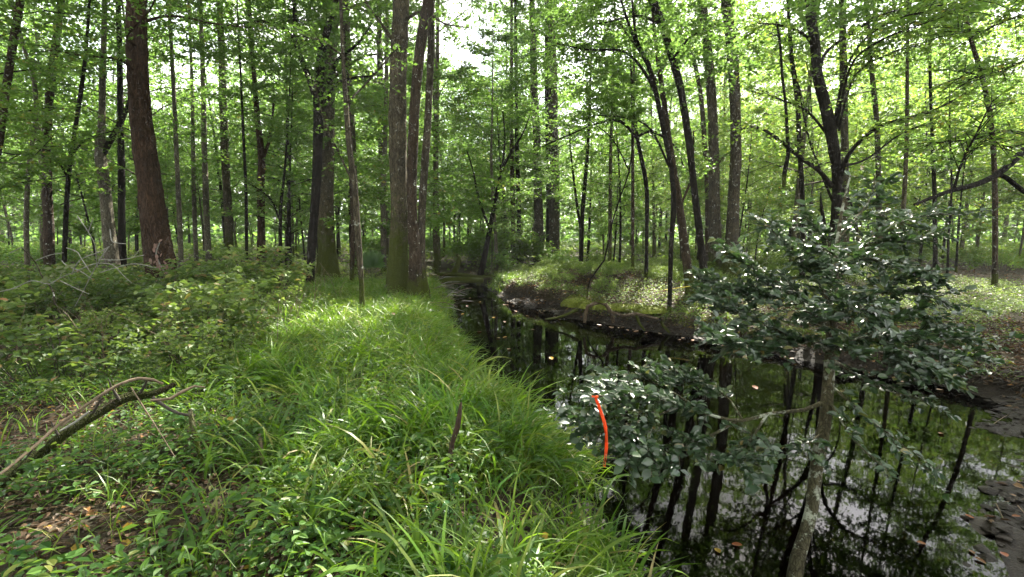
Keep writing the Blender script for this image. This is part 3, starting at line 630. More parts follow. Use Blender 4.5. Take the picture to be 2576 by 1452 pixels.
photo_tree('tree', 'straight mossy green trunk in the middle of the left wood', 22.5,
    [(577, 665, 25), (575, 560, 23), (568, 420, 22), (562, 280, 21), (558, 150, 19)], 'bark_mossy', 24, .2, .3, Tc(1, .7), sides=12)
photo_tree('tree', 'very thin dark stem right of the straight mossy green trunk', 17,
    [(621, 672, 10), (620, 580, 10), (618, 460, 9), (612, 330, 8), (606, 200, 6)], 'bark_dark', 12, .2, .2, Uc(0, .8), sides=8)
photo_tree('tree', 'reddish brown trunk forking upward between the green trunk and the dark forked stem', 19.5,
    [(658, 665, 24), (657, 570, 21), (656, 470, 20), (658, 400, 19), (648, 300, 15), (640, 200, 12)], 'bark_red', 20, .25, .3, Tc(2, .7), sides=12,
    limbs=[dict(pts=[(658, 410, 10), (680, 340, 8), (690, 240, 6)], dd=.6)])
photo_tree('tree', 'thin dark branching sapling left of the dark forked stem', 15.5,
    [(706, 675, 11), (705, 600, 11), (706, 520, 10), (712, 470, 8), (720, 380, 6)], 'bark_dark', 8, .2, .2, Uc(2, .7), sides=8,
    limbs=[dict(pts=[(705, 560, 5), (680, 500, 4), (625, 460, 3)], dd=-.4, leaf='leaf_dark')])
photo_tree('tree', 'straight grey trunk seen between the crooked pole and the mossy trunk', 21,
    [(965, 665, 16), (964, 560, 15), (966, 430, 14), (970, 300, 12)], 'bark_pale', 22, .2, .3, Tc(2, .6), sides=9)
photo_tree('tree', 'slim trunk close behind the crooked pole', 15.5,
    [(885, 690, 13), (888, 580, 13), (884, 460, 12), (880, 330, 10), (872, 200, 9)], 'bark_brown', 14, .2, .2, Uc(1, .8), sides=9)
photo_tree('tree', 'mossy thin trunk seen just right of the creek edge cluster', 24,
    [(1098, 668, 17), (1096, 560, 16), (1096, 430, 15), (1098, 300, 13), (1100, 180, 11)], 'bark_mossy', 22, .2, .3, Tc(2, .6), sides=9)
photo_tree('tree', 'left stem of the thin twin trunks beyond the creek bend', 26,
    [(1292, 640, 14), (1290, 500, 13), (1287, 350, 11), (1287, 200, 9)], 'bark_brown', 22, .2, .3, Tc(2, .6), sides=9)
photo_tree('tree', 'right stem of the thin twin trunks beyond the creek bend', 26.5,
    [(1306, 640, 13), (1304, 500, 12), (1300, 350, 11), (1298, 200, 9)], 'bark_dark', 22, .2, .3, None, sides=9)
photo_tree('tree', 'dark V-forked sapling on the far side of the mound', 19,
    [(1462, 640, 12), (1464, 560, 12), (1470, 480, 11), (1478, 380, 9), (1484, 250, 7), (1488, 120, 5)], 'bark_dark', 11, .2, .2, Uc(0, .8), sides=8,
    limbs=[dict(pts=[(1463, 590, 8), (1452, 520, 7), (1440, 420, 5), (1430, 320, 3)], dd=.4)])
photo_tree('tree', 'thin grey stem on the mound right of the V-forked sapling', 18,
    [(1534, 650, 10), (1535, 540, 10), (1536, 400, 9), (1540, 250, 7)], 'bark_grey', 13, .2, .2, Uc(2, .9), sides=8)
# tree standing just outside on the right, whose dark limbs reach in
photo_tree('tree', 'tree off the right margin whose thick dark limbs reach in over the bank', 6.2,
    [(2760, 920, 60), (2745, 760, 54), (2720, 600, 48), (2690, 480, 40), (2660, 330, 34), (2650, 100, 28)], 'bark_dark', 11, .3, .3, Uc(4, .9), leafm='leaf_yellow', sides=14,
    limbs=[dict(pts=[(2680, 400, 30), (2620, 372, 26), (2576, 378, 24), (2545, 410, 22), (2500, 445, 20), (2450, 466, 18), (2400, 478, 15), (2350, 495, 12), (2300, 515, 8)], d=6.2, dd=-.8, leafy=(0, 0)),
           dict(pts=[(2505, 436, 14), (2530, 446, 15), (2560, 470, 15), (2600, 500, 15)], d=5.85, leafy=(0, 0)),
           dict(pts=[(2400, 476, 9), (2412, 430, 8), (2430, 385, 7), (2455, 340, 6), (2478, 290, 5), (2500, 250, 3)], d=5.6, leafy=(22, 9), ls=.07, tl=.5),
           dict(pts=[(2425, 388, 5), (2460, 372, 5), (2500, 360, 4), (2545, 372, 4), (2576, 362, 4)], d=5.55, leafy=(12, 8), ls=.07, tl=.5),
           dict(pts=[(2600, 350, 6), (2530, 330, 5), (2440, 352, 4), (2330, 360, 2)], d=6.0, leafy=(26, 9), ls=.07, tl=.6),
           dict(pts=[(2660, 200, 8), (2590, 150, 6), (2500, 190, 4), (2420, 180, 3)], d=6.0, leafy=(30, 10), ls=.07, tl=.7),
           dict(pts=[(2640, 60, 8), (2560, 40, 6), (2470, 80, 4), (2400, 70, 3)], d=6.2, leafy=(30, 10), ls=.07, tl=.7)])
# hanging dead limb
mb = MB(); L = px_line([(1950, 40, 4), (1962, 110, 6), (1968, 190, 7), (1976, 260, 8), (1980, 330, 9), (1982, 390, 10), (1974, 430, 12), (1972, 470, 9)], 10.2); b0 = L[-1, :3].copy()
f_ = catmull(L, .1); tube(mb, f_[:, :3] - b0, f_[:, 3], 8, .12, seed=3)
tag(mb.build('dead_limb', M['bark_dark'], None, tuple(b0)), 'dark dead limb dangling in the air left of the many-limbed tree', 'branch')

# ------------------------------------------------------------------ woods behind: understory trees and tall trees
g = np.random.default_rng(23)
def in_gap(x, y, tall):
    """openings where the photograph shows sky"""
    px = 1288 + F * x / y
    if tall: return (1105 < px < 1270) or (1410 < px < 1570 and y < 45) or (1690 < px < 1920 and y < 45)
    return False
REFS = [(-40, 'the leaning upper left trunk'), (118, 'the broad dark left trunk'), (262, 'the pale-sided forked trunk'), (380, 'the massive red trunk'), (500, 'the slim pale-edged stem'), (570, 'the straight mossy green trunk'), (656, 'the reddish forking trunk'), (800, 'the dark forked stem'),
        (890, 'the crooked lichen-spotted pole'), (1005, 'the stout mossy trunk'), (1090, 'the creek edge cluster'), (1225, 'the slanting creek bend tree'), (1375, 'the paired mound trunks'), (1468, 'the V-forked sapling'), (1618, 'the knobby sapling'), (1730, 'the leaning brown trunk'), (1830, 'the two big right trunks'),
        (2010, 'the dark twisting trunk'), (2095, 'the many-limbed tree'), (2270, 'the slim mossy right trunk'), (2352, 'the second thin right stem'), (2500, 'the lone brown right trunk'), (2680, 'the off-margin right tree')]
ORD = ['nearest', 'second nearest', 'third nearest', 'fourth nearest', 'fifth nearest', 'sixth nearest', 'seventh nearest', 'eighth nearest', 'ninth nearest', 'tenth nearest', 'eleventh nearest', 'twelfth nearest', 'thirteenth nearest', 'fourteenth nearest', 'fifteenth nearest', 'sixteenth nearest', 'seventeenth nearest', 'farthest']
def label_by_place(objs, what, how='behind'):
    cells = {}
    for o in objs:
        x, y = o.location[0], o.location[1]; px = 1288 + F * x / y; r = min(REFS, key=lambda q: abs(q[0] - px)); cells.setdefault((r[1], 'left' if px < r[0] else 'right'), []).append((y, o))
    for (ref, side), lst in cells.items():
        for k, (_, o) in enumerate(sorted(lst, key=lambda q: q[0])): o['label'] = f'{what}, {ORD[min(k, 17)]} on the {side} {how} {ref}'
UO, TO, SO = [], [], []
spots = []
def try_spot(x, y, mind):
    if wet(x, y, .6) or any((x - a) ** 2 + (y - b) ** 2 < mind * mind for a, b in spots): return False
    spots.append((x, y)); return True
def zone(x, y):
    px = 1288 + F * x / y
    return 0 if px < 950 else (1 if px < 1680 else 2)
ULAB = ['leafy understory tree filling the shaded left wood', 'leafy understory tree in the wood beyond the creek bend', 'yellow green understory tree in the sunlit right wood']
TLAB = ['tall slender tree deep in the shaded left wood', 'tall slender tree deep in the wood beyond the mound', 'tall slender tree deep in the hazy right wood']
GRP = ['left wood', 'wood beyond the creek', 'right wood']
n_u = 0
for k in range(2500):
    if n_u >= 165: break
    y = g.uniform(11, 52); x = g.uniform(-1.15, 1.15) * y
    if y < 17 and abs(x) < 3: continue
    if x > 0 and y < 18: continue
    if y < 13.5 and x > -9: continue
    pxs = 1288 + F * x / y
    if any(y < dr and abs(pxs - pr) < 1.7 * F / y for pr, dr in ((1375, 27), (822, 17.5), (390, 12.5), (270, 17), (1822, 17), (575, 22), (120, 17))): continue
    if not try_spot(x, y, 1.7): continue
    z = zone(x, y); lm = ('leaf_mid', 'leaf_mid', 'leaf_yellow')[z]
    if z == 0 and g.random() < .22: continue
    s = g.uniform(.75, 1.15) * (1 + max(0, y - 30) * .008)
    if in_gap(x, y, True): s *= .62 if y < 24 else .95
    UO.append(place_tree(UND[g.integers(5)], 'u', x, y, g.uniform(0, 6.28), s, lm, 'bark_dark' if g.random() < .6 else 'bark_far', 'understory_tree', ULAB[z], 'tree', 'understory trees of the ' + GRP[z])); n_u += 1
n_t = 0
for k in range(3000):
    if n_t >= 62: break
    y = g.uniform(20, 75); x = g.uniform(-1.15, 1.15) * y
    if in_gap(x, y, True) or not try_spot(x, y, 2.0): continue
    z = zone(x, y); s = g.uniform(.8, 1.1)
    TO.append(place_tree(TALL[g.integers(4)], 't', x, y, g.uniform(0, 6.28), (s * g.uniform(.55, .9),) * 2 + (s,), ('leaf_mid', 'leaf_top', 'leaf_yellow')[z], 'bark_far', 'tall_tree', TLAB[z], 'tree', 'tall trees of the ' + GRP[z])); n_t += 1
label_by_place(UO, 'leafy understory tree'); label_by_place(TO, 'tall tree')
# unseen trees added beside and behind the viewer to block sky light
for x, y in ((-9, 3), (-14, 6), (-7, -5), (-13, -8), (0, -9), (14, -4), (17, 8), (-3, -14), (10, -14), (-20, 0), (20, -10), (-18, 10), (13, 6)):
    place_tree(TALL[g.integers(4)], 't', x + g.normal(0, .6), y, g.uniform(0, 6.28), .95, 'leaf_top', 'bark_far', 'tall_tree', 'unseen tall tree added around and behind the viewer to block sky light', 'tree', 'unseen trees added around the viewer')

for k in range(26):  # lower unseen trees, added to cut the sky light from behind the viewer
    a = g.uniform(0, 6.28); x, y = 1 + 9 * math.cos(a), -6 + 6.5 * math.sin(a)
    if y > 1.5 and abs(x) < 1.2 * y + 4 or (x * x + y * y) < 16 or wet(x, y, .3) or (x > 3 and y > -8): continue
    place_tree(UND[g.integers(5)], 'u', x, y, g.uniform(0, 6.28), g.uniform(.9, 1.2), 'leaf_mid', 'bark_far', 'understory_tree', 'unseen leafy tree added around and behind the viewer to block sky light', 'tree', 'unseen trees added around the viewer')
# far wood that reads as one mass
lf = MB(); wd = MB()
n = 46000; y = g.uniform(52, 105, n); x = g.uniform(-1.3, 1.3, n) * y; z = 12 * g.random(n) ** 2.1
leaves(lf, np.stack([x, y, z], 1), rand_dirs(n, g, .5), up_normals(n, g, .9), g.uniform(.5, 1.2, n), g.uniform(.4, .9, n))
n = 26000
a = g.uniform(-1.35, 1.35, n); y = g.uniform(75, 170, n); x = a * y; z = np.where(g.random(n) < .45, g.uniform(0, 7, n), g.uniform(2, 30, n) * g.random(n) ** .8)
ok = g.random(n) < np.interp(z, [10, 18, 30], [1, .8, .35]); x, y, z = x[ok], y[ok], z[ok]; n = len(x)
pxf = 1288 + F * x / y; keep = ~(((pxf > 1090) & (pxf < 1250)) & (z > 22)); x, y, z = x[keep], y[keep], z[keep]; n = len(x)
leaves(lf, np.stack([x, y, z], 1), rand_dirs(n, g, .5), up_normals(n, g, .9), g.uniform(.6, 1.5, n), g.uniform(.5, 1.1, n))
tag(lf.build('far_wood', M['leaf_top'], None, smooth=False), 'hazy mass of foliage closing the view behind the far trunks', 'woodland', kind='stuff')
for k in range(260):
    yy = g.uniform(62, 130); xx = g.uniform(-1.25, 1.25) * yy; r = g.uniform(.1, .28); hh = g.uniform(16, 26)
    tube(wd, [[xx, yy, 0], [xx + g.normal(0, .3), yy, hh * .5], [xx + g.normal(0, .8), yy, hh]], [r, r * .75, r * .3], 6, cap=False)
tag(wd.build('far_trunks', M['bark_far']), 'distant mass of thin trunks at the back of the wood', 'woodland', kind='stuff')
#PART2
# ------------------------------------------------------------------ leaf meshes shared by single-leaf parts
def leaf_mesh(name, L=1.0, W=.5, curl=.15, fold=.12, tipw=.0, teeth=0):
    ts = [0, .12, .3, .5, .7, .88, 1.0]; mbl = MB(); V = []; 
    for t in ts:
        w = W * .5 * (math.sin(math.pi * min(1, t * .93 + .04)) ** .75) * (1 if not teeth else 1 + .22 * math.cos(t * teeth * 6.28))
        if t in (0, 1.0): w = W * .012
        zc = -curl * L * t * t
        V += [[t * L, w, zc + fold * w], [t * L, 0, zc], [t * L, -w, zc + fold * w]]
    Fc = []
    for q in range(len(ts) - 1):
        a = q * 3; Fc += [[a, a + 3, a + 4, a + 1], [a + 1, a + 4, a + 5, a + 2]]
    mbl.add(V, Fc); return mbl.mesh(name)
LM = {'ovate': leaf_mesh('leaf', 1, .5, .18, .35), 'round': leaf_mesh('leaf', 1, .72, .08, .25), 'holly': leaf_mesh('leaf', 1, .58, .12, .3, teeth=4), 'lance': leaf_mesh('leaf', 1, .3, .3, .3),
      'lobed': leaf_mesh('leaf', 1, .85, .1, .3, teeth=3), 'flat': leaf_mesh('leaf', 1, .6, -.12, .35)}
from mathutils import Matrix
def put_leaf(shape, matn, pos, D, N, size, parent, name='leaf'):
    o = bpy.data.objects.new(name, LM[shape]); C.objects.link(o); o.parent = parent
    if len(LM[shape].materials) == 0: LM[shape].materials.append(M[matn])
    o.material_slots[0].link = 'OBJECT'; o.material_slots[0].material = M[matn]
    D = unit(np.asarray(D, float)); S = unit(np.cross(N, D)); Nn = np.cross(D, S)
    m = Matrix(((D[0] * size, S[0] * size, Nn[0] * size, pos[0]), (D[1] * size, S[1] * size, Nn[1] * size, pos[1]), (D[2] * size, S[2] * size, Nn[2] * size, pos[2]), (0, 0, 0, 1)))
    o.matrix_basis = m; return o

# ------------------------------------------------------------------ holly leaning over the water
g = np.random.default_rng(77)
HB = P(1985, 1520, 2.75); HB[2] = hz(HB[0], HB[1])
root = thing('holly_tree', 'young holly with dark glossy leaves leaning out of the creek in the right foreground', 'tree', HB)
tr = px_line([(1985, 1540, 60, 2.74), (2000, 1440, 52, 2.8), (2020, 1360, 46, 2.86), (2040, 1290, 44, 2.9), (2052, 1190, 42, 2.98), (2072, 1080, 40, 3.05), (2084, 960, 36, 3.1), (2090, 850, 30, 3.15), (2097, 740, 24, 3.2), (2106, 620, 16, 3.3), (2120, 520, 9, 3.4), (2140, 440, 5, 3.45)], 3)
tr = np.vstack([[HB[0], HB[1], HB[2] - .1, tr[0, 3]], tr[1:]]); fb = catmull(tr, .06)
t = MB(); tube(t, fb[:, :3] - HB, fb[:, 3] * .86, 20, .07, .15, .15, 4, 1.3); trunk = t.build('trunk', M['bark_holly'], root)
HL = [[(2075, 1010, 14, 3.08), (2020, 1032, 11, 3.05), (1940, 1040, 10, 3.05), (1870, 1058, 10, 3.0), (1800, 1048, 9, 2.97), (1720, 1020, 9, 2.93), (1600, 990, 6, 2.9), (1480, 1000, 3, 2.85)],
      [(1850, 1062, 9, 3.0), (1760, 1110, 7, 2.85), (1650, 1150, 5, 2.75), (1570, 1130, 3, 2.7)],
      [(1760, 1030, 8, 2.95), (1660, 970, 6, 3.15), (1560, 940, 4, 3.25), (1500, 965, 2, 3.2)],
      [(1720, 1020, 7, 2.93), (1610, 1060, 5, 2.85), (1500, 1075, 3, 2.8), (1440, 1050, 2, 2.75)],
      [(1930, 1042, 8, 3.05), (1880, 1120, 6, 2.85), (1850, 1165, 4, 2.75), (1890, 1195, 2, 2.7)],
      [(1870, 1060, 7, 3.0), (1820, 990, 5, 3.2), (1720, 940, 4, 3.3), (1650, 930, 2, 3.35)],
      [(2085, 880, 14, 3.12), (1980, 840, 9, 3.2), (1880, 800, 6, 3.3), (1770, 745, 3, 3.4)],
      [(1990, 845, 7, 3.2), (1900, 870, 5, 3.1), (1790, 850, 3, 3.0)],
      [(2090, 830, 12, 3.15), (2000, 740, 8, 3.4), (1900, 680, 5, 3.6), (1820, 625, 3, 3.7)],
      [(2000, 740, 6, 3.4), (1900, 740, 4, 3.5), (1780, 700, 3, 3.6)],
      [(2094, 780, 9, 3.2), (2030, 660, 6, 3.4), (1960, 600, 4, 3.5), (1930, 560, 2, 3.5)],
      [(2088, 870, 12, 3.12), (2200, 845, 9, 3.2), (2330, 850, 6, 3.3), (2460, 855, 3, 3.4)],
      [(2200, 845, 7, 3.2), (2280, 910, 5, 3.1), (2390, 945, 3, 3.1)],
      [(2090, 810, 10, 3.18), (2200, 740, 7, 3.45), (2330, 745, 4, 3.6), (2400, 770, 2, 3.65)],
      [(2200, 740, 6, 3.45), (2290, 690, 4, 3.5), (2350, 700, 2, 3.5)],
      [(2098, 720, 9, 3.22), (2180, 610, 7, 3.6), (2300, 545, 4, 3.8), (2420, 540, 3, 3.9)],
      [(2100, 700, 8, 3.22), (2080, 600, 5, 3.45), (2030, 560, 3, 3.5)],
      [(2110, 600, 7, 3.3), (2190, 500, 5, 3.6), (2200, 440, 3, 3.7)],
      [(2180, 610, 6, 3.6), (2260, 610, 4, 3.6), (2350, 590, 2, 3.6)],
      [(2080, 960, 9, 3.1), (2170, 1040, 6, 2.95), (2270, 1120, 4, 2.85), (2330, 1180, 2, 2.8)],
      [(2086, 900, 9, 3.12), (2200, 970, 6, 3.2), (2330, 1010, 3, 3.25)],
      [(2080, 1000, 7, 3.08), (2150, 1110, 5, 2.85), (2230, 1180, 3, 2.7)],
      [(2066, 1090, 6, 3.03), (2040, 1110, 4, 2.95), (2020, 1150, 2, 2.9)],
      [(2090, 850, 7, 3.12), (2060, 800, 5, 2.95), (2000, 775, 3, 2.85)], [(2095, 780, 7, 3.18), (2140, 765, 5, 3.0), (2210, 795, 3, 2.9)], [(2100, 700, 6, 3.22), (2112, 655, 5, 3.05), (2065, 620, 3, 2.95)],
      [(2088, 880, 6, 3.12), (2115, 870, 5, 2.98), (2170, 900, 3, 2.9)], [(2105, 640, 6, 3.28), (2160, 645, 4, 3.1), (2240, 665, 3, 3.0)], [(2092, 820, 6, 3.15), (2080, 760, 4, 2.98), (2100, 720, 3, 2.95)], [(2200, 845, 6, 3.2), (2260, 800, 4, 3.3), (2350, 800, 3, 3.35)], [(2280, 850, 5, 3.25), (2350, 890, 4, 3.2), (2440, 900, 2, 3.2)]]
HT = [22, 18, 18, 17, 12, 16, 28, 24, 28, 24, 20, 28, 24, 24, 15, 20, 13, 13, 12, 6, 8, 3, 3, 8, 8, 8, 7, 8, 7, 10, 9]
pos, dirs, nor, siz = [], [], [], []
for li, (lp, nt_) in enumerate(zip(HL, HT)):
    B = px_line(lp, 3); B[:, :3] -= HB; fb = catmull(B, .07)
    w = MB(); tube(w, fb[:, :3], np.maximum(fb[:, 3], .002), 7, .06, seed=li)
    n_ = len(fb); s = np.linspace(0, 1, n_)
    nt_ = int(nt_ * 2.3)
    for k in range(nt_):
        t00 = .46 if li == 0 else (.3 if li < 6 else .10); tt = t00 + (1 - t00) * (k + g.uniform(0, 1)) / nt_
        b_ = np.array([np.interp(tt, s, fb[:, c]) for c in range(3)]); q = min(n_ - 2, int(tt * (n_ - 1))); dv = unit(fb[q + 1, :3] - fb[q, :3])
        sd = unit(np.cross(dv, [0, 0, 1])) * (1 if k % 2 else -1)
        d_ = unit(dv * g.uniform(.3, 1.0) + sd * g.uniform(.4, 1.2) + np.array([0, 0, g.normal(.08, .45)]))
        Lt = g.uniform(.08, .23); e_ = b_ + d_ * Lt + np.array([0, 0, -.02]); m_ = (b_ + e_) / 2 + np.array([0, 0, .015])
        tube(w, [b_, m_, e_], [.0026, .002, .001], 4, cap=False)
        nn = g.integers(9, 15)
        for u in np.linspace(.1, 1.02, nn):
            pp = b_ * (1 - u) ** 2 + 2 * m_ * u * (1 - u) + e_ * u * u
            s2 = unit(np.cross(d_, [0, 0, 1])) * g.choice([-1, 1])
            pos.append(pp); dirs.append(unit(d_ * g.uniform(.2, .9) + s2 * g.uniform(.3, 1) + np.array([0, 0, g.normal(0, .25)])))
            nor.append(unit(np.array([g.normal(0, .5), g.normal(-.4, .5), 1]))); siz.append(g.choice([.034, .048, .056, .064]) * g.uniform(.8, 1.2))
    w.build('branch', M['bark_holly'], root)
pos = np.array(pos); dirs = np.array(dirs); nor = np.array(nor); siz = np.array(siz)
dist = np.linalg.norm(pos + HB - np.array([0, 0, EYE]), axis=1); order = np.argsort(dist - siz * 20)
front = order[:300]
for k in front: put_leaf('holly', 'leaf_holly', pos[k], dirs[k], nor[k], siz[k], root)
rest = order[300:]; lf = MB()
leaves(lf, pos[rest], dirs[rest], nor[rest], siz[rest], siz[rest] * .58, 'ovate', .2)
tag(lf.build('foliage', M['leaf_holly'], root, smooth=False), kind='stuff')

# orange flagging tape tied on a holly twig
T_ = [(1496, 1000), (1502, 1020), (1510, 1042), (1519, 1062), (1525, 1082), (1526, 1102), (1523, 1125), (1519, 1150), (1516, 1174)]
pts = catmull([P(a + 2.5 * math.sin(q * 1.1), b, 2.58 + .012 * math.sin(q * 1.3)) for q, (a, b) in enumerate(T_)], .02); b0 = pts[-1].copy()
mb = MB()
for off, wd_ in ((0, 1.0), (.006, .8)):
    pp = pts - b0 + np.array([off * 1.2, -off, 0]); n_ = len(pp); tw = np.linspace(-.9, 1.1, n_) + .5 * np.sin(np.linspace(0, 14, n_)) + off * 60; hw = .0068 * wd_ * (.55 + .45 * np.abs(np.sin(np.linspace(.2, 3.0, n_))))
    S = np.stack([np.cos(tw), np.sin(tw), 0 * tw], 1); th_ = np.cross(S, [0, 0, 1.0]) * .0006
    V = np.stack([pp - S * hw[:, None] + th_, pp + S * hw[:, None] + th_, pp + S * hw[:, None] - th_, pp - S * hw[:, None] - th_], 1)
    i = np.arange(n_ - 1)[:, None] * 4; j = np.arange(4)[None]; k = (j + 1) % 4
    mb.add(V.reshape(-1, 3), np.stack([i + j, i + k, i + 4 + k, i + 4 + j], -1).reshape(-1, 4))
root = thing('flagging_tape', 'bright orange flagging tape hanging from a holly twig over the grass edge', 'tape', b0)
mb.build('tail', M['tape'], root)
mb = MB(); tp = pts[0] - b0; tube(mb, [tp + [-.012, 0, .004], tp + [0, -.008, .012], tp + [.012, 0, .004], tp + [0, .006, -.004]], [.006, .009, .008, .004], 7); mb.build('knot', M['tape'], root)

# ------------------------------------------------------------------ low shrubs
def shrub_mesh(g, R, H, nst, per, ls):
    st, lf = MB(), MB()
    for k in range(nst):
        a = g.uniform(0, 6.28); r = R * math.sqrt(g.uniform(0, 1)); h = H * g.uniform(.55, 1.1) * (1 - .45 * (r / R) ** 2)
        b = np.array([r * .5 * math.cos(a), r * .5 * math.sin(a), 0]); e = np.array([r * math.cos(a), r * math.sin(a), h]); m_ = (b + e) / 2 + np.array([0, 0, h * .2])
        tube(st, [b, m_, e], [.004, .003, .0015], 3, cap=False)
        spray(lf, None, np.array([b * .4 + e * .6 - [0, 0, .1 * h], e * .9 + [0, 0, 0], e + [.08 * math.cos(a), .08 * math.sin(a), .02]]), g, .16, 5, per, ls, 0, .6, shape='ovate', asp=.52)
    return st.mesh('stems'), lf.mesh('foliage', False)
g = np.random.default_rng(31)
SH = [shrub_mesh(g, .55, .62, 34, 9, .06), shrub_mesh(g, .6, .5, 36, 9, .05), shrub_mesh(g, .45, .8, 30, 9, .065), shrub_mesh(g, .65, .45, 38, 9, .055)]
def shrub(x, y, sc, k, label, group, leafm='leaf_shrub'):
    r = thing('shrub', label, 'shrub', (x, y, hz(x, y) - .03), group, g.uniform(0, 6.28), sc)
    SO.append(r)
    for nm, me, mt in (('stems', SH[k][0], M['twig_dark']), ('foliage', SH[k][1], M[leafm])):
        o = bpy.data.objects.new(nm, me); C.objects.link(o); o.parent = r
        if len(me.materials) == 0: me.materials.append(mt)
        o.material_slots[0].link = 'OBJECT'; o.material_slots[0].material = mt
sp = []
for k in range(2600):
    if len(sp) >= 125: break
    y = g.uniform(5.2, 15); x = g.uniform(-1.15 * y, -1.3 - .40 * y)
    if y < 7.6 and x > -3.4: continue
    if wob(x, y, 1.1, 6.1) < -.5: continue
    if abs(x + 4.7) < .9 and 5.4 < y < 6.4: continue
    if x > -.36 * y - .3 and y > 8 : continue
    if any((x - a) ** 2 + (y - b) ** 2 < .66 ** 2 for a, b in sp): continue
    sp.append((x, y))
for x, y in sp: shrub(x, y, g.choice([.6, .9, 1.3, 1.75]) * g.uniform(.85, 1.15) * (1.1 if 8 < y < 11.5 else .9), g.integers(4), 'small-leaved low shrub in the thicket left of the grassy bank', 'shrubs of the left thicket')
sp = []
for k in range(900):
    if len(sp) >= 60: break
    y = g.uniform(13.5, 22); x = g.uniform(-.6, 13)
    xl_, xr_ = edges(np.array(y), np.array(x))
    if x < xr_ + 1.3 or (x > 6.5 and y < 16) or any((x - a) ** 2 + (y - b) ** 2 < .75 ** 2 for a, b in sp): continue
    sp.append((x, y))
for x, y in sp: shrub(x, y, g.uniform(.65, 1.0), g.integers(4), 'low pale green shrub on the mound across the creek', 'shrubs on the mound', 'leaf_cover')
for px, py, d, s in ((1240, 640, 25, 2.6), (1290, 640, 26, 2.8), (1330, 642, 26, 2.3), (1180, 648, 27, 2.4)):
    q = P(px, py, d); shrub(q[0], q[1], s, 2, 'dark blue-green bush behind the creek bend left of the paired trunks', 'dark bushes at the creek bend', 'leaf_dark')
sp = []
for k in range(900):
    if len(sp) >= 60: break
    y = g.uniform(20, 42); x = g.uniform(-1.1, 1.1) * y
    if wet(x, y, .5) or any((x - a) ** 2 + (y - b) ** 2 < 2.0 ** 2 for a, b in sp): continue
    sp.append((x, y))
for x, y in sp: shrub(x, y, g.uniform(1.3, 2.6), g.integers(4), 'bushy undergrowth clump between the far trunks', 'far undergrowth clumps', 'leaf_yellow' if x > .25 * y else 'leaf_mid')

label_by_place([o for o in SO if o['group'] == 'far undergrowth clumps'], 'undergrowth clump')
label_by_place([o for o in SO if o['group'] == 'shrubs of the left thicket'], 'thicket shrub', 'before')
label_by_place([o for o in SO if o['group'] == 'dark bushes at the creek bend'], 'dark blue-green bush', 'near')
label_by_place([o for o in SO if o['group'] == 'shrubs on the mound'], 'pale mound shrub', 'near')
# ------------------------------------------------------------------ grass
def blades(mb, pos, g, L, W, segs=5, phi0=.25, bend=1.5):
    n = len(pos); a = g.uniform(0, 2 * np.pi, n); ph0 = np.abs(g.normal(phi0, .18, n)); be = bend * g.uniform(.35, 1.35, n)
    t = np.linspace(0, 1, segs); dl = L[:, None] / (segs - 1)
    phi = ph0[:, None] + be[:, None] * t[None] ** 1.4
    hx = np.cumsum(np.sin(phi) * dl, 1) - np.sin(phi[:, :1]) * dl; hzv = np.cumsum(np.cos(phi) * dl, 1) - np.cos(phi[:, :1]) * dl
    ca, sa = np.cos(a)[:, None], np.sin(a)[:, None]
    c = np.stack([pos[:, 0:1] + hx * ca, pos[:, 1:2] + hx * sa, pos[:, 2:3] + hzv], -1)
    w = W[:, None] * np.array([np.interp(t, [0, .25, .6, 1], [.45, 1, .8, .03])]) * .5
    tws = g.normal(0, .5, n)[:, None] + g.normal(0, .8, n)[:, None] * t
    sx = -sa * np.cos(tws); sy = ca * np.cos(tws); szv = np.sin(tws)
    S = np.stack([sx + 0 * w, sy + 0 * w, szv], -1) * w[..., None]
    V = np.stack([c - S, c + S], 2).reshape(n, segs * 2, 3)
    base = np.arange(n)[:, None, None] * segs * 2 + np.arange(segs - 1)[None, :, None] * 2
    mb.add(V.reshape(-1, 3), (base + np.array([[[0, 1, 3, 2]]])).reshape(-1, 4))
g = np.random.default_rng(41)
def bank_points(n, y0, y1, fn):
    out = []
    while len(out) < n:
        y = g.uniform(y0, y1, 4000); x = g.uniform(-1.15 * y - .5, 3); xl_, _ = edges(y, x)
        ok = (x < xl_ + .02) & (g.random(4000) < fn(x, y, xl_)); out += list(zip(x[ok], y[ok]))
    return np.array(out[:n])
def gdens(x, y, xl_):
    e = -0.5 - .42 * y + .95 * sstep(4.6, 3.0, y)
    d = sstep(e - 1.3, e + .9, x) * (1 - .45 * sstep(.15, -.1, xl_ - x))
    d = d * (.22 + .78 * sstep(-.45, .45, wob(x, y, 1.5, 5.0))) * (.12 + .88 * sstep(-.3, .4, wob(x, y, 4.2, 2.0)))
    return d * (1 - .75 * np.exp(-(((x + .9) / .55) ** 2 + ((y - 12.8) / .9) ** 2)))
cen = bank_points(2350, 1.25, 9.5, gdens); cen = np.repeat(cen, 11, 0) + g.normal(0, .055, (2350 * 11, 2))
cen = cen[cen[:, 0] < np.interp(cen[:, 1], YL, XL) + .1]; n = len(cen)
p = np.column_stack([cen, height(cen[:, 0], cen[:, 1]) - .01]); near = np.clip(p[:, 1] / 4, .5, 1)
mb = MB(); Lb = g.uniform(.16, .58, n) * g.uniform(.75, 1.1, n); blades(mb, p, g, Lb, g.uniform(.006, .021, n) * g.uniform(.7, 1.15, n), 6, .32, 1.75)
cen = bank_points(340, 1.2, 6.5, gdens); cen = np.repeat(cen, 8, 0) + g.normal(0, .035, (2720, 2)); cen = cen[cen[:, 0] < np.interp(cen[:, 1], YL, XL) + .05]; n = len(cen)
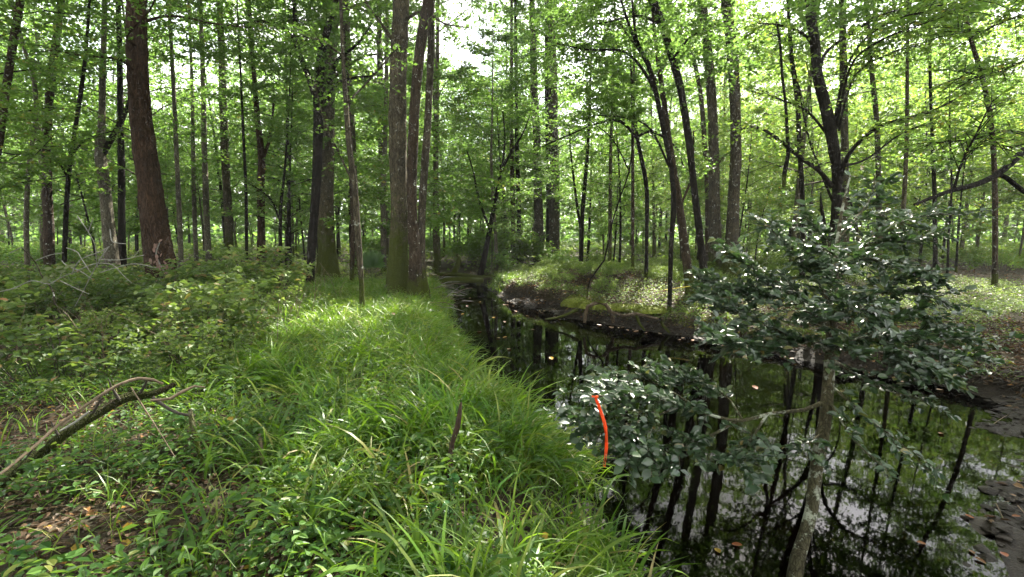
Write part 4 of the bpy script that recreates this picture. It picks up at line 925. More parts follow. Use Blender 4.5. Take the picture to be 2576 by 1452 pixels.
p = np.column_stack([cen, height(cen[:, 0], cen[:, 1]) - .01]); blades(mb, p, g, g.uniform(.3, .72, n), g.uniform(.013, .027, n), 8, .22, 2.0)
tag(mb.build('grass', M['grass'], smooth=True), 'long arching green grass covering the near creek bank', 'grass', kind='stuff')
cen = bank_points(2900, 8.5, 17, gdens); cen = np.repeat(cen, 12, 0) + g.normal(0, .12, (2900 * 12, 2)); cen = cen[cen[:, 0] < np.interp(cen[:, 1], YL, XL)]; n = len(cen)
p = np.column_stack([cen, height(cen[:, 0], cen[:, 1]) - .01]); mb = MB(); blades(mb, p, g, g.uniform(.15, .42, n), g.uniform(.008, .02, n), 4, .3, 1.5)
q = np.column_stack([g.normal(-.35, .35, 900), g.normal(18.6, .7, 900)]); q = np.column_stack([q, height(q[:, 0], q[:, 1])]); q = q[q[:, 2] > ZW]; blades(mb, q, g, g.uniform(.2, .45, len(q)), g.uniform(.01, .02, len(q)), 4, .3, 1.4)
q = np.column_stack([g.uniform(3, 14, 9000), g.uniform(9, 24, 9000)]); q = np.column_stack([q, height(q[:, 0], q[:, 1])]); q = q[(q[:, 2] > -.12) & (wob(q[:, 0], q[:, 1], .9, 2.2) > .1)]; blades(mb, q, g, g.uniform(.12, .35, len(q)), g.uniform(.008, .016, len(q)), 3, .4, 1.4)
q = g.uniform(5.0, 18, 7500); q = np.column_stack([np.interp(q, YR, XR) + .28 + g.uniform(.0, .9, 7500) + .6 * np.exp(-((q - 14.2) / 1.6) ** 2), q]); q = np.column_stack([q, height(q[:, 0], q[:, 1]) - .01]); q = q[(q[:, 2] > -.3) & (wob(q[:, 0], q[:, 1], 2.7, 1.2) > -.3)]; blades(mb, q, g, g.uniform(.12, .36, len(q)), g.uniform(.005, .012, len(q)), 4, .55, 2.2)
tag(mb.build('far_grass', M['grass'], smooth=True), 'finer grass farther along both creek banks', 'grass', kind='stuff')
def sparse(x, y, xl_): return .9 * sstep(.6, -.6, x + .5 + .36 * y) * (y < 6)
cen = bank_points(420, 1.2, 6, sparse); cen = np.repeat(cen, 5, 0) + g.normal(0, .04, (2100, 2)); n = len(cen)
p = np.column_stack([cen, height(cen[:, 0], cen[:, 1]) - .01]); mb = MB(); blades(mb, p, g, g.uniform(.1, .36, n), g.uniform(.004, .012, n), 5, .35, 1.3)
tag(mb.build('sparse_grass', M['grass'], smooth=True), 'thin scattered grass among litter in the left foreground', 'grass', kind='stuff')

# ------------------------------------------------------------------ ground cover, litter
def scatter_cover(n, xs, ys_, fn, hmax, ls, clump=9, spread=.1):
    c = np.column_stack([g.uniform(*xs, n), g.uniform(*ys_, n)])
    ok = fn(c[:, 0], c[:, 1]); c = c[ok]; c = np.repeat(c, clump, 0); m = len(c); c = c + g.normal(0, spread, (m, 2)); z = height(c[:, 0], c[:, 1])
    pz = z + g.uniform(.02, hmax, m); ok = z > -.2; return np.column_stack([c, pz])[ok]
lf = MB()
q = scatter_cover(3900, (-6.5, .6), (1.1, 6.5), lambda x, y: (x < np.interp(y, YL, XL) - .1) & (wob(x, y, 1.6, 9) > -.15 + .8 * sstep(-.5, .5, x + .5 + .36 * y)), .16, .04, 8, .07); n = len(q)
leaves(lf, q, unit(rand_dirs(n, g, .7)), up_normals(n, g, .4), g.uniform(.025, .06, n), g.uniform(.014, .032, n), 'ovate')
q = scatter_cover(2600, (-3, 1.0), (1.2, 7.5), lambda x, y: (x < np.interp(y, YL, XL) - .05) & (wob(x, y, 2.6, 1) > .0), .3, .05, 7, .06); n = len(q)
leaves(lf, q, unit(rand_dirs(n, g, .7)), up_normals(n, g, .5), g.uniform(.035, .08, n), g.uniform(.018, .04, n), 'ovate')
tag(lf.build('seedling_carpet', M['leaf_plant'], smooth=False), 'carpet of small broad-leaved seedlings in the left foreground', 'ground cover', kind='stuff')
lf = MB()
q = scatter_cover(9500, (-1.5, 16), (9.5, 24), lambda x, y: (x > np.interp(y, YR, XR) + .45 + .3 * (y < 12)) & (wob(x, y, .8, 3) > -.7), .24, .05, 9, .13); n = len(q)
leaves(lf, q, rand_dirs(n, g, .6), up_normals(n, g, .5), g.uniform(.03, .075, n), g.uniform(.02, .04, n))
q = scatter_cover(5000, (-16, -1), (9, 24), lambda x, y: (x < np.interp(y, YL, XL) - .6) & (wob(x, y, .7, 8) > -.3), .3, .05, 9, .15); n = len(q)
leaves(lf, q, rand_dirs(n, g, .6), up_normals(n, g, .5), g.uniform(.04, .085, n), g.uniform(.02, .045, n))
q = scatter_cover(5200, (-50, 50), (22, 60), lambda x, y: (np.abs(x) < 1.15 * y) & ~wet(x, y, .3), .7, .2, 9, .5); n = len(q)
leaves(lf, q, rand_dirs(n, g, .6), up_normals(n, g, .6), g.uniform(.12, .3, n), g.uniform(.08, .18, n))
q = scatter_cover(2600, (3.8, 14), (6, 12), lambda x, y: (x > np.interp(y, YR, XR) + .6) & (wob(x, y, 1.1, 3) > -.1), .15, .05, 8, .1); n = len(q)
leaves(lf, q, rand_dirs(n, g, .6), up_normals(n, g, .5), g.uniform(.03, .06, n), g.uniform(.015, .03, n))
tag(lf.build('ground_cover', M['leaf_cover'], smooth=False), 'low leafy ground cover over the mound and forest floor', 'ground cover', kind='stuff')
lf = MB(); n = 52000
y = np.where(g.random(n) < .45, g.uniform(1, 8, n), g.uniform(8, 26, n)); x = g.uniform(-1.15, 1.15, n) * (y + .6); z = height(x, y); ok = z > -.40; x, y, z = x[ok], y[ok], z[ok]; n = len(x)
y2 = np.r_[g.uniform(5.5, 17, 16000), g.uniform(1.1, 5.5, 9000)]; x2 = np.r_[np.interp(y2[:16000], YR, XR) + g.uniform(.2, 5, 16000), g.uniform(-4.5, -.3, 9000)]; z2 = height(x2, y2); ok = z2 > -.42
x, y, z = np.r_[x, x2[ok]], np.r_[y, y2[ok]], np.r_[z, z2[ok]]; n = len(x)
D = rand_dirs(n, g, .8); ns = np.where(y < 6, .62, 1.0); leaves(lf, np.column_stack([x, y, z + g.uniform(.004, .03, n)]), D, up_normals(n, g, .5), g.uniform(.04, .10, n) * ns, g.uniform(.02, .055, n) * ns, 'ovate', .25)
tag(lf.build('leaf_litter', M['litter'], smooth=False), 'brown leaf litter strewn over the forest floor', 'leaf litter', kind='stuff')
tw = MB()
for k in range(330):
    y = g.uniform(1.3, 14); x = g.uniform(-1.1, 1.1) * y
    if wet(x, y, .1): continue
    a = g.uniform(0, 6.28); L = g.uniform(.12, .55); z = hz(x, y) + .015; e = np.array([x + L * math.cos(a), y + L * math.sin(a)])
    if wet(e[0], e[1], .1): continue
    tube(tw, [[x, y, z], [(x + e[0]) / 2 + g.normal(0, .03), (y + e[1]) / 2 + g.normal(0, .03), z + g.uniform(.01, .06)], [e[0], e[1], hz(*e) + .015]], [.005, .004, .002], 4, cap=False)
for k in range(170):
    y = g.uniform(5.2, 13); x = g.uniform(-1.1 * y, -1.6 - .2 * y); z = hz(x, y); h = g.uniform(.3, .95); dx, dy = g.normal(0, .3, 2)
    tube(tw, [[x, y, z], [x + dx * .4, y + dy * .4, z + h * .6], [x + dx, y + dy, z + h]], [.006, .004, .002], 4, cap=False)
    tube(tw, [[x + dx * .4, y + dy * .4, z + h * .6], [x + dx * .4 + g.normal(0, .2), y + dy * .4, z + h * g.uniform(.7, 1.1)]], [.003, .0015], 3, cap=False)
tag(tw.build('twig_litter', M['stick_brown']), 'small dead twigs scattered over the forest floor', 'twigs', kind='stuff')
# moss on the lip of the cut bank and mud lumps below it
lf = MB(); n = 26000; y = g.uniform(7, 13.6, n); xe = np.interp(y, YR, XR); x = xe + g.uniform(.3, 1.35, n); z = height(x, y); ok = (wob(x, y, 1.3, 4.4) > -.2) & (z > -.36); x, y, z = x[ok], y[ok], z[ok]; n = len(x)
leaves(lf, np.column_stack([x, y, z - .005]), unit(np.column_stack([g.normal(0, .6, n), g.normal(-.3, .6, n), np.ones(n)])), rand_dirs(n, g, .8), g.uniform(.02, .055, n), g.uniform(.012, .03, n))
tag(lf.build('bank_moss', M['moss'], smooth=False), 'fuzzy moss carpet along the lip of the cut bank', 'moss', kind='stuff')

# ------------------------------------------------------------------ fallen mossy limb, sticks, stump
b0 = G(90, 1170); root = thing('fallen_limb', 'thick mossy fallen limb sloping across the left foreground', 'log', b0)
def px_tube(name, pts, matn, root, b0, sides=10, jag=.08, sd=0):
    L = px_line(pts, 3); f = catmull(L, .05); m_ = MB(); tube(m_, f[:, :3] - b0, np.maximum(f[:, 3], .002), sides, jag, seed=sd); return m_.build(name, M[matn], root)
px_tube('limb', [(-140, 1325, 42, 2.55), (-60, 1262, 38, 2.7), (0, 1217, 36, 2.82), (90, 1150, 31, 3.0), (180, 1080, 30, 3.15), (260, 1032, 28, 3.3), (320, 998, 30, 3.4), (380, 992, 22, 3.5), (440, 966, 14, 3.6)], 'log_mossy', root, b0, 24, .2, 2)
for q_, (a_, b_, c_, d_) in enumerate(((60, 1165, 3.0, 40), (150, 1100, 3.1, -30), (230, 1045, 3.25, 35), (300, 1005, 3.35, -40), (350, 992, 3.45, 30))):
    px_tube('broken_stub', [(a_, b_, 10, c_), (a_ + d_ * .5, b_ - abs(d_) * .8, 7, c_ - .03), (a_ + d_ * .7, b_ - abs(d_) * 1.3, 3, c_ - .05)], 'twig_dark', root, b0, 6, .15, q_)
px_tube('bark_ridge', [(-60, 1238, 12, 2.62), (20, 1178, 12, 2.8), (90, 1120, 12, 2.95), (150, 1068, 11, 3.08), (240, 1004, 10, 3.2), (300, 968, 10, 3.3), (350, 952, 9, 3.38), (385, 955, 8, 3.42), (410, 966, 6, 3.46)], 'stick_brown', root, b0, 9, .14, 5)
px_tube('bark_strip', [(150, 1085, 7, 3.02), (190, 1062, 9, 3.08), (225, 1035, 7, 3.12)], 'twig_grey', root, b0, 7, .1, 6)
px_tube('side_branch', [(380, 1008, 8, 3.3), (430, 1003, 9, 3.3), (460, 985, 9, 3.35), (490, 972, 7, 3.4), (515, 974, 4, 3.42)], 'stick_brown', root, b0, 8, .1, 7)
px_tube('side_branch', [(385, 1000, 12, 3.42), (415, 1022, 10, 3.4), (450, 1040, 9, 3.38), (490, 1046, 8, 3.38)], 'twig_dark', root, b0, 8, .1, 8)
px_tube('side_branch', [(330, 975, 4, 3.3), (365, 1030, 4, 3.2), (400, 1085, 3, 3.1), (440, 1150, 3, 3.0)], 'stick_brown', root, b0, 6, .1, 9)
def stick(name, label, pts, matn, cat='stick', sides=9):
    L = px_line(pts, 3); b = L[-1, :3].copy(); b[2] = hz(b[0], b[1]); L = np.vstack([L, [b[0], b[1], b[2] - .05, L[-1, 3]]])
    f = catmull(L[::-1], .04); m_ = MB(); tube(m_, f[:, :3] - b, f[:, 3], sides, .12, seed=pts[0][0])
    return tag(m_.build(name, M[matn], None, tuple(b)), label, cat)
stick('broken_stick', 'upright broken stick with grey lichen at the end of the fallen limb', [(478, 1030, 11, 3.35), (484, 1065, 16, 3.32), (494, 1105, 16, 3.28), (505, 1150, 12, 3.22)], 'bark_pale')
stick('broken_stick', 'pale broken stick standing alone in the grass', [(653, 1092, 9, 3.3), (656, 1130, 12, 3.27), (661, 1188, 10, 3.2)], 'stick_brown')
stick('rotten_stump', 'rotten red brown stump snag standing in the grass', [(1160, 1012, 4, 3.25), (1157, 1034, 10, 3.22), (1151, 1075, 14, 3.2), (1138, 1115, 12, 3.18), (1130, 1185, 18, 3.1)], 'rotten_red', 'stump', 11)
stick('broken_stick', 'bleached crooked twig in the bottom left foreground', [(230, 1352, 7, 2.45), (212, 1380, 8, 2.42), (200, 1440, 8, 2.38)], 'twig_grey')
stick('broken_stick', 'pale forked twig under the round-leaved plant', [(1098, 1330, 5, 2.5), (1092, 1370, 7, 2.47), (1070, 1400, 6, 2.45)], 'twig_grey')

# dead branch with bare grey twigs on the left
zc = lambda a, b: (a * .2021, 545 + b * .2021)
LN = {'B': [(270, 390), (440, 570), (520, 740), (610, 850), (670, 960), (680, 1080), (830, 1220), (960, 1400), (1030, 1480), (1180, 1640), (1330, 1900), (1360, 2080)],
      'A': [(-60, 950), (180, 890), (400, 800), (600, 840), (740, 770), (770, 690)], 'C': [(960, -10), (1090, 180), (1180, 350), (1200, 560), (1220, 640)], 'D': [(1160, 20), (1100, 190)],
      'E': [(830, 390), (960, 440), (1010, 520), (1130, 700)], 'F': [(1360, 370), (1230, 560), (1100, 800), (1040, 920), (930, 1120)], 'G': [(1230, 530), (1490, 540), (1790, 480)], 'G2': [(1680, 490), (1750, 390)],
      'H': [(910, 700), (1180, 590), (1400, 600), (1500, 700), (1640, 830)], 'I': [(440, 550), (620, 480), (790, 450)], 'J': [(770, 550), (830, 610), (1000, 680), (1150, 780)], 'K': [(750, 800), (1000, 920), (1110, 965)],
      'L': [(1240, 700), (1500, 620), (1700, 590), (1950, 640)], 'M': [(1370, 160), (1390, 300), (1460, 330), (1570, 340)], 'N': [(890, 720), (1000, 540), (1240, 440), (1360, 370)], 'O': [(600, 850), (740, 770), (900, 700)], 'Q': [(130, 450), (270, 380)]}
b0 = G(270, 972); root = thing('dead_branch', 'dead branch with a tangle of bare grey twigs over the left thicket', 'branch', b0)
for q, (k_, pl) in enumerate(LN.items()):
    d0 = 5.6; w0 = 6 if k_ == 'B' else 3.4
    pts = []
    for r_, (a, b) in enumerate(pl):
        x_, y_ = zc(a, b); dep = d0 + .12 * math.sin(q * 2.1 + r_ * .7)
        if k_ == 'B' and r_ > 5: dep = d0 - .45 * (r_ - 5) / 6
        pts.append((x_, y_, (w0 * (.5 + .5 * min(1, r_ / 5))) if k_ == 'B' else w0 * (1 - .55 * r_ / len(pl)), dep))
    px_tube('stem' if k_ == 'B' else 'twig', pts, 'twig_grey' if k_ not in 'B' else 'bark_grey', root, b0, 6, .1, q)
gg = np.random.default_rng(3)
for a, b, rot in ((560, 740, 1.2), (650, 680, 1.3), (740, 690, .2), (800, 650, .5), (860, 630, .4), (500, 800, .1), (620, 745, .3), (700, 640, .2), (560, 650, .1)):
    x_, y_ = zc(a, b); pt = P(x_, y_, 5.45) - b0; put_leaf('ovate', 'leaf_pale', pt, (math.cos(rot), -.2, math.sin(rot) * (-1 if rot > 1 else 1)), (gg.normal(0, .3), -1, .5), .085, root)

# dry pinkish leaves hanging on the foot of the massive red trunk
b0 = G(412, 742); root = thing('dead_leaf_spray', 'spray of dry pinkish brown leaves at the foot of the massive red trunk', 'dead leaves', b0)
px_tube('stem', [(428, 705, 5, 11.35), (405, 670, 5, 11.3), (393, 640, 4, 11.3), (402, 610, 3, 11.3)], 'twig_grey', root, b0, 6)
for k in range(24):
    t_ = gg.uniform(0, 1); x_ = np.interp(t_, [0, .35, .7, 1], [395, 392, 402, 435]) + gg.normal(0, 9); y_ = 602 + 102 * t_ + gg.normal(0, 4)
    put_leaf('ovate', 'dry_pink', P(x_, y_, 11.28 + gg.uniform(-.06, .06)) - b0, (gg.normal(0, .6), -.3, -1 + gg.normal(0, .4)), (gg.normal(0, .4), -1, .3), gg.uniform(.09, .15), root)

# ------------------------------------------------------------------ creek bend debris, roots, stone
g = np.random.default_rng(55)
def px_thing(name, label, cat, pts, matn, d=3, sides=9, jag=.1, group=None, sd=0):
    L = px_line(pts, d); b = L[len(L) // 2, :3].copy(); f = catmull(L, .12); m_ = MB(); tube(m_, f[:, :3] - b, np.maximum(f[:, 3], .003), sides, jag, seed=sd)
    return tag(m_.build(name, M[matn], None, tuple(b)), label, cat, group)
px_thing('fallen_log', 'dark wet log lying across the creek at its far bend', 'log', [(1075, 712, 16), (1110, 708, 18), (1160, 705, 18), (1215, 706, 15)], 'bark_dark', 18.5)
px_thing('fallen_log', 'thin dark log above the one crossing the creek bend', 'log', [(1100, 690, 9), (1150, 690, 10), (1205, 697, 8), (1250, 694, 6)], 'bark_dark', 19.5)
px_thing('fallen_log', 'upturned dark root plate branch behind the creek bend debris', 'log', [(1135, 700, 14), (1145, 680, 16), (1155, 655, 12), (1150, 640, 7)], 'bark_dark', 20)
for k in range(34):
    px, py = g.uniform(1080, 1165), g.uniform(700, 785)
    if px > 1085 + (790 - py) * 1.3 + 20: continue
    q = G(px, py, .05); a = g.uniform(-.6, .6); L = g.uniform(.35, .9)
    dv = np.array([math.cos(a) * L, -abs(math.sin(a)) * L * .6, g.uniform(-.12, .25)]); m_ = MB()
    tube(m_, np.array([[0, 0, 0], dv * .5 + [0, 0, .06], dv]), [.012, .010, .005], 5, .1, seed=k)
    tag(m_.build('driftwood_stick', M['twig_grey' if k % 3 else 'stick_brown'], None, tuple(q)), 'bare grey stick in the driftwood tangle beside the creek edge cluster', 'stick', 'driftwood tangle')
def lump(name, label, cat, q, r, matn, sd, group=None, n=10):
    m_ = MB(); th = np.linspace(0, 2 * np.pi, 14, endpoint=False); V = []; 
    for a in range(7):
        ph = a / 6 * math.pi * .5
        rr = np.cos(ph) * (1 + .18 * np.sin(3 * th + sd) + .1 * np.sin(5 * th + 2 * sd + a)); V.append(np.stack([r[0] * rr * np.cos(th), r[1] * rr * np.sin(th), np.full(14, r[2] * math.sin(ph) * (1 + .1 * math.sin(sd * 3 + a)) - .06)], 1))
    V = np.concatenate(V); i = np.arange(6)[:, None] * 14; j = np.arange(14)[None]; k = (j + 1) % 14
    m_.add(V, np.stack([i + j, i + k, i + 14 + k, i + 14 + j], -1).reshape(-1, 4)); return tag(m_.build(name, M[matn], None, tuple(q)), label, cat, group)
lump('stone', 'pale stone lying at the far end of the creek bend', 'stone', G(1262, 690), (.38, .25, .22), 'stone', 1.2)
for k, (px, py, r, lab) in enumerate(((1448, 772, (.28, .2, .2), 'largest bright moss cushion left of the root arch'), (1474, 776, (.2, .18, .13), 'moss cushion under the left foot of the root arch'), (1512, 780, (.17, .15, .12), 'bright moss cushion framed inside the root arch'),
                                   (1560, 783, (.24, .16, .1), 'moss cushion on the bank lip just right of the root arch'), (1598, 780, (.25, .16, .1), 'middle moss cushion on the bank lip right of the root arch'), (1640, 790, (.28, .18, .1), 'moss cushion on the bank lip near the thin dark stem'))):
    q = G(px, py); q[2] = max(q[2], hz(q[0], q[1])) + .04; r = tuple(c * 1.25 for c in r); root = lump('moss_cushion', lab, 'moss', q, r, 'moss', k * 1.7)
    fz = MB(); n = 420; a = g.uniform(0, 6.28, n); ph = np.arcsin(g.uniform(0, 1, n)); dn = np.stack([np.cos(ph) * np.cos(a), np.cos(ph) * np.sin(a), np.sin(ph)], 1)
    leaves(fz, dn * np.array(r) * 1.02 - [0, 0, .06], unit(dn + g.normal(0, .3, (n, 3))), rand_dirs(n, g, .6), g.uniform(.03, .06, n), g.uniform(.015, .03, n)); fz.build('moss_fuzz', M['moss'], root, smooth=False)['kind'] = 'stuff'
ED = 10.9
px_thing('exposed_root', 'arched bare root looping out of the cut bank above the water', 'root', [(1470, 812, 9), (1472, 795, 9), (1478, 772, 10), (1498, 762, 11), (1524, 766, 11), (1538, 788, 11), (1543, 812, 9)], 'moss_root', 10.75, sd=1)
px_thing('exposed_root', 'root running along the lip of the cut bank right of the arch', 'root', [(1535, 785, 9), (1570, 795, 9), (1600, 790, 9), (1640, 800, 8), (1680, 806, 6)], 'moss_root', 10.6, sd=2)
px_thing('exposed_root', 'root fanning down to the mud left of the root arch', 'root', [(1455, 778, 10), (1430, 790, 8), (1400, 800, 6), (1372, 803, 4)], 'bark_dark', 11.4, sd=3)
px_thing('exposed_root', 'dark root dropping from the bank into the water below the thin stem', 'root', [(1660, 800, 8), (1668, 820, 8), (1690, 842, 6), (1705, 856, 4)], 'bark_dark', 10.3, sd=4)
px_thing('exposed_root', 'dark root drooping from the overhang in the middle of the cut bank', 'root', [(1600, 790, 8), (1606, 810, 7), (1622, 832, 5)], 'bark_dark', 10.6, sd=5)
px_thing('fallen_branch', 'long dark stick lying in the black mud of the right bank', 'stick', [(2430, 985, 5, 6.9), (2480, 1000, 8, 6.6), (2530, 1020, 10, 6.4), (2600, 1050, 10, 6.2)], 'twig_dark', sd=6)
px_thing('fallen_branch', 'knotted dark root mass in the mud at the right margin', 'root', [(2500, 1010, 26, 6.3), (2540, 1030, 34, 6.2), (2590, 1045, 30, 6.1)], 'bark_dark', sd=7)
px_thing('string', 'thin yellow string stretched low beside the leaning brown trunk', 'string', [(1672, 729, 2.2), (1710, 724, 2.2), (1742, 719, 2.2)], 'string', 11.6, 5, 0)
cl = MB(); oc = np.array([[1, 0, 0], [-1, 0, 0], [0, 1, 0], [0, -1, 0], [0, 0, 1], [0, 0, -1], [.6, .6, .6], [-.6, .6, .6], [.6, -.6, .6], [-.6, -.6, .6]]); of = np.array([[4, 6, 7], [4, 8, 6], [4, 9, 8], [4, 7, 9], [6, 0, 2], [6, 2, 7], [7, 2, 1], [7, 1, 9], [9, 1, 3], [9, 3, 8], [8, 3, 0], [8, 0, 6]])
nc = 5200; y = np.r_[g.uniform(3.0, 17, 4000), g.uniform(1.5, 16, 1200)]; x = np.r_[np.interp(y[:4000], YR, XR) + g.uniform(-.05, 1.0, 4000) * (1 + 1.2 * (y[:4000] < 6.5)), np.interp(y[4000:], YL, XL) - g.uniform(-.05, .35, 1200)]; z = height(x, y)
ok = (z < -.1) & (z > ZW - .03); x, y, z = x[ok], y[ok], z[ok]; nc = len(x); sz = g.uniform(.012, .055, nc) * g.uniform(.6, 1.3, nc)
V = oc[None] * sz[:, None, None] * g.uniform(.6, 1.4, (nc, 10, 3)) * np.array([1.2, 1.2, .6]) + np.stack([x, y, z], 1)[:, None]
cl.add(V.reshape(-1, 3), (of[None] + np.arange(nc)[:, None, None] * 10).reshape(-1, 3))
tag(cl.build('mud_clods', M['ground'], smooth=False), 'crumbled dark mud clods along the creek edges', 'mud', kind='stuff')
lf = MB(); n = 2600; y = g.uniform(2.5, 17, n); x = np.interp(y, YR, XR) + g.uniform(.02, 1.1, n) * (1 + 1.2 * (y < 6.5)); z = height(x, y); ok = z > ZW + .02; x, y, z = x[ok], y[ok], z[ok]; n = len(x)
leaves(lf, np.column_stack([x, y, z + g.uniform(.005, .03, n)]), rand_dirs(n, g, .7), up_normals(n, g, .5), g.uniform(.04, .09, n), g.uniform(.025, .05, n), 'ovate', .25)
tag(lf.build('bank_leaf_litter', M['litter'], smooth=False), 'dead brown leaves stuck to the mud of the far bank', 'leaf litter', kind='stuff')
rt = MB()
for k in range(420):
    y = g.uniform(5.5, 13); x = float(np.interp(y, YR, XR)) + .3 + g.uniform(.1, .45); z = hz(x, y); dx, dy = -g.uniform(.1, .35), g.normal(0, .12)
    p2 = np.array([x + dx, y + dy]); rt_z = max(hz(*p2), ZW) + .01
    tube(rt, [[x + .08, y, z + .01], [x + dx * .5, y + dy * .3, (z + rt_z) / 2 + .05], [p2[0], p2[1], rt_z]], [.007, .006, .003], 4, cap=False)
tag(rt.build('root_fringe', M['twig_dark']), 'fringe of thin dark rootlets hanging from the cut bank', 'roots', kind='stuff')
# small fan palm
b0 = G(935, 700); root = thing('palmetto', 'small fan palm behind the grass left of the mossy trunk', 'palm', P(935, 700, 15)*[1,1,0] + [0, 0, hz(*P(935, 700, 15)[:2])])
m_ = MB(); tube(m_, [[0, 0, 0], [.02, 0, .35], [.05, 0, .62]], [.012, .01, .006], 6); m_.build('stalk', M['stem_green'], root)
for k in range(13):
    a = -1.5 + k * .25 + 1.57; put_leaf('lance', 'leaf_dark', (.05, 0, .62), (math.cos(a), -.25, math.sin(a) * .9 + .1), (0, -1, .3), .5 if 2 < k < 11 else .38, root, 'leaflet')

# ------------------------------------------------------------------ foreground plants, each leaf its own
g = np.random.default_rng(91)
def plant(name, label, px, py, h, nl, size, shape, matn, whorl=False, lean=(0, 0)):
    b = G(px, py); root = thing(name, label, 'plant', b)
    m_ = MB(); top = np.array([lean[0], lean[1], h]); tube(m_, [[0, 0, -.02], top * .5 + [.01, 0, 0], top], [.004, .0035, .002], 6); m_.build('stem', M['stem_green'], root)
    a = g.uniform(0, 6.28)
    for k in range(nl):
        t_ = (.25 + .75 * (k + .5) / nl) if not whorl else (.45 + .55 * (k // 4 + 1) / math.ceil(nl / 4))
        a += (2.4 if not whorl else 1.57) + g.normal(0, .25)
        put_leaf(shape, matn, top * t_, (math.cos(a), math.sin(a), g.normal(.25 if not whorl else .5, .15)), up_normals(1, g, .25)[0], size * g.uniform(.75, 1.15), root)
PL = [('broadleaf_plant', 'tall plant with pointed pale green leaves left of the rotten stump', 1060, 1180, .30, 13, .13, 'ovate', 'leaf_plant'),
      ('broadleaf_plant', 'pointed-leaf plant half hidden in grass behind the taller one by the stump', 1010, 1130, .26, 10, .11, 'ovate', 'leaf_plant'),
      ('roundleaf_plant', 'bright glossy rosette plant, tallest of those below the rotten stump', 1140, 1290, .22, 16, .045, 'round', 'leaf_glossy'),
      ('roundleaf_plant', 'bright glossy rosette plant directly below the tallest rosette', 1130, 1350, .18, 16, .045, 'round', 'leaf_glossy'),
      ('roundleaf_plant', 'bright glossy rosette plant left of the other rosettes', 1085, 1350, .16, 12, .04, 'round', 'leaf_glossy'),
      ('roundleaf_plant', 'bright glossy rosette plant right of the other rosettes', 1190, 1370, .14, 12, .04, 'round', 'leaf_glossy'),
      ('broadleaf_plant', 'large light green leaves near the bottom edge left of centre', 820, 1390, .12, 5, .15, 'ovate', 'leaf_plant'),
      ('broadleaf_plant', 'broad low leaves at the bottom edge below the rosettes', 1010, 1448, .10, 6, .12, 'round', 'leaf_plant'),
      ('broadleaf_plant', 'broad dark leaf plant at the bottom edge right of the low broad leaves', 1140, 1470, .10, 5, .15, 'ovate', 'leaf_glossy'),
      ('broadleaf_plant', 'blue-green seedling with oval leaves under the fallen limb', 180, 1210, .12, 9, .07, 'ovate', 'leaf_glossy'),
      ('broadleaf_plant', 'oval-leaved seedling right of the blue-green one under the fallen limb', 265, 1190, .12, 9, .065, 'ovate', 'leaf_glossy'),
      ('broadleaf_plant', 'small oval-leaved seedling left of the orange leaf by the fallen limb', 30, 1170, .14, 8, .065, 'ovate', 'leaf_glossy'),
      ('maple_seedling', 'yellowish lobed seedling at the tip of the fallen limb', 500, 1020, .32, 9, .10, 'lobed', 'leaf_shrub'),
      ('maple_seedling', 'yellowish lobed seedling behind the tip of the fallen limb', 470, 930, .22, 8, .10, 'lobed', 'leaf_shrub'),
      ('broadleaf_plant', 'teal broad-leaved plant below the tip of the fallen limb', 440, 1090, .16, 6, .11, 'ovate', 'leaf_glossy'),
      ('broadleaf_plant', 'teal broad-leaved plant in front of the left thicket', 400, 925, .16, 6, .13, 'ovate', 'leaf_glossy'),
      ('broadleaf_plant', 'low bright seedling beside the lone pale stick', 590, 1290, .14, 9, .07, 'ovate', 'leaf_plant'),
      ('broadleaf_plant', 'low seedling in the bottom left corner', 70, 1420, .12, 9, .07, 'ovate', 'leaf_glossy'),
      ('broadleaf_plant', 'low seedling between the bleached twig and the grass', 400, 1330, .12, 9, .065, 'ovate', 'leaf_plant'),
      ('broadleaf_plant', 'bright seedling at the foot of the taped holly spray', 1370, 1380, .14, 8, .08, 'round', 'leaf_plant')]
for a in PL: plant(*a, whorl=a[0] == 'roundleaf_plant')

# fallen coloured leaves on the ground
GL = [(572, 1052, 'leaf_gold', 'yellow leaf resting on grass right of the upright lichen stick', .16), (795, 885, 'leaf_gold', 'yellow leaf caught in the grass far up the bank', .2), (125, 1150, 'leaf_orange', 'bright orange leaf below the fallen limb', .06),
      (178, 1378, 'leaf_gold', 'yellow leaf on the litter in the bottom left corner', .03), (1228, 1415, 'leaf_orange', 'orange leaf at the bottom edge near the rosette plants', .05), (1372, 1338, 'leaf_gold', 'yellow leaf hanging in the grass right of the rosette plants', .14),
      (560, 1168, 'leaf_orange', 'orange leaf on the litter between the two broken sticks', .03), (300, 1372, 'leaf_gold', 'curled yellow leaf beside the bleached twig', .03), (755, 1185, 'leaf_orange', 'dull red leaf in the grass right of the pale broken stick', .08),
      (470, 1200, 'leaf_gold', 'ochre leaf on the litter below the upright lichen stick', .03), (335, 1325, 'leaf_gold', 'small yellow leaf in the left foreground grass', .06), (545, 1345, 'leaf_orange', 'orange brown leaf near the bottom edge left of the large leaves', .04),
      (655, 1400, 'leaf_gold', 'yellow brown leaf near the bottom edge in thin grass', .04), (1447, 1340, 'leaf_orange', 'small red orange leaf in grass by the water edge', .1), (845, 870, 'leaf_gold', 'pale yellow leaf on the bank behind the grass crest', .2),
      (985, 790, 'leaf_orange', 'orange leaf in grass at the foot of the mossy trunk', .2), (890, 1320, 'leaf_orange', 'tan orange leaf half under the large light leaves', .05), (400, 1225, 'leaf_orange', 'dark red leaf on the litter under the fallen limb', .03)]
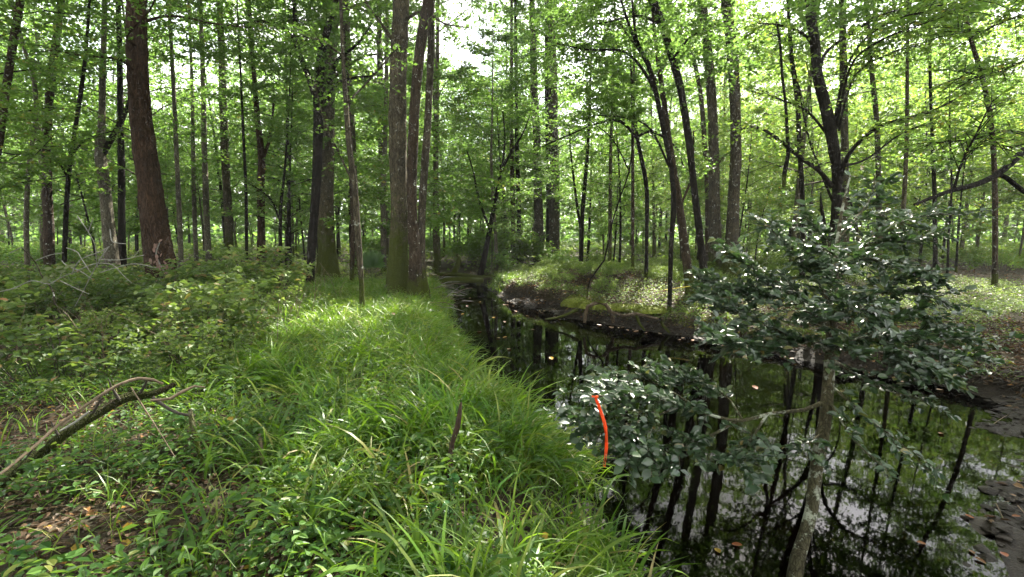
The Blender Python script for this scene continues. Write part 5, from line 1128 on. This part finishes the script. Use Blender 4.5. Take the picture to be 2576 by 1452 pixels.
for px, py, mt, lab, lift in GL:
    q = G(px, py, lift); b = q.copy(); o = put_leaf('lobed', mt, q, rand_dirs(1, g, .7)[0], unit(np.array([g.normal(0, .3), -.5, 1])), .05 if py > 1000 else .08, None, 'fallen_leaf'); tag(o, lab, 'leaf', 'fallen coloured leaves')
# leaves floating on the creek
FL = []
for k in range(46):
    t_ = g.uniform(0, 1); y = 6.5 + 9.5 * t_; xl_, xr_ = edges(np.array(y), np.array(0.)); FL.append((float(xr_) - abs(g.normal(0, .16)) - .04, y, 'tan leaf floating against the far muddy edge of the creek', 'leaves floating along the far edge'))
for px, py in ((1175, 772), (1160, 792), (1238, 800), (1270, 812), (1300, 785), (1330, 795), (1212, 835), (1250, 850), (1285, 878), (1390, 905), (1180, 750), (1345, 830), (1265, 850), (1205, 760)):
    q = P(px, py, 5); r = ray(px, py); s_ = (ZW - EYE) / r[2]; FL.append((r[0] * s_, r[1] * s_, 'orange leaf floating mid-creek beyond the grass', 'leaves floating mid-creek'))
for px, py in ((1905, 980), (1800, 1380), (1840, 1370), (2370, 1090), (2560, 1210), (2540, 1250), (2545, 1300), (2330, 1370), (2440, 1385), (2480, 1420), (2450, 1310), (2520, 1390)):
    r = ray(px, py); s_ = (ZW - EYE) / r[2]; FL.append((r[0] * s_, r[1] * s_, 'yellow or orange leaf floating on the near creek around the holly', 'leaves floating near the holly'))
for x, y, lab, gr in FL:
    z = max(ZW + .004, hz(x, y) + .006); mt = 'leaf_tan' if 'tan' in lab else ('leaf_orange' if g.random() < .6 else 'leaf_gold')
    o = put_leaf('flat', mt, (x, y, z), rand_dirs(1, g, 1)[0], unit(np.array([g.normal(0, .08), g.normal(0, .08), 1])), g.uniform(.07, .13) if y > 5 else g.uniform(.045, .07), None, 'floating_leaf'); tag(o, lab, 'leaf', gr)

# ------------------------------------------------------------------ moist air in the wood
mb = MB(); x0, x1, y0, y1, z0, z1 = -300, 300, -45, 440, -2.5, 45
mb.add([[x0, y0, z0], [x1, y0, z0], [x1, y1, z0], [x0, y1, z0], [x0, y0, z1], [x1, y0, z1], [x1, y1, z1], [x0, y1, z1]], [[0, 3, 2, 1], [4, 5, 6, 7], [0, 1, 5, 4], [1, 2, 6, 5], [2, 3, 7, 6], [3, 0, 4, 7]])
hm, n, l = mat('haze'); pv = n.new('ShaderNodeVolumePrincipled'); pv.inputs['Color'].default_value = (.93, .97, 1, 1); pv.inputs['Density'].default_value = .0006; pv.inputs['Anisotropy'].default_value = .35
o = n.new('ShaderNodeOutputMaterial'); l.new(pv.outputs[0], o.inputs['Volume'])
tag(mb.build('haze', hm, smooth=False), 'thin pale haze in the air between the far trunks', 'haze', kind='stuff')
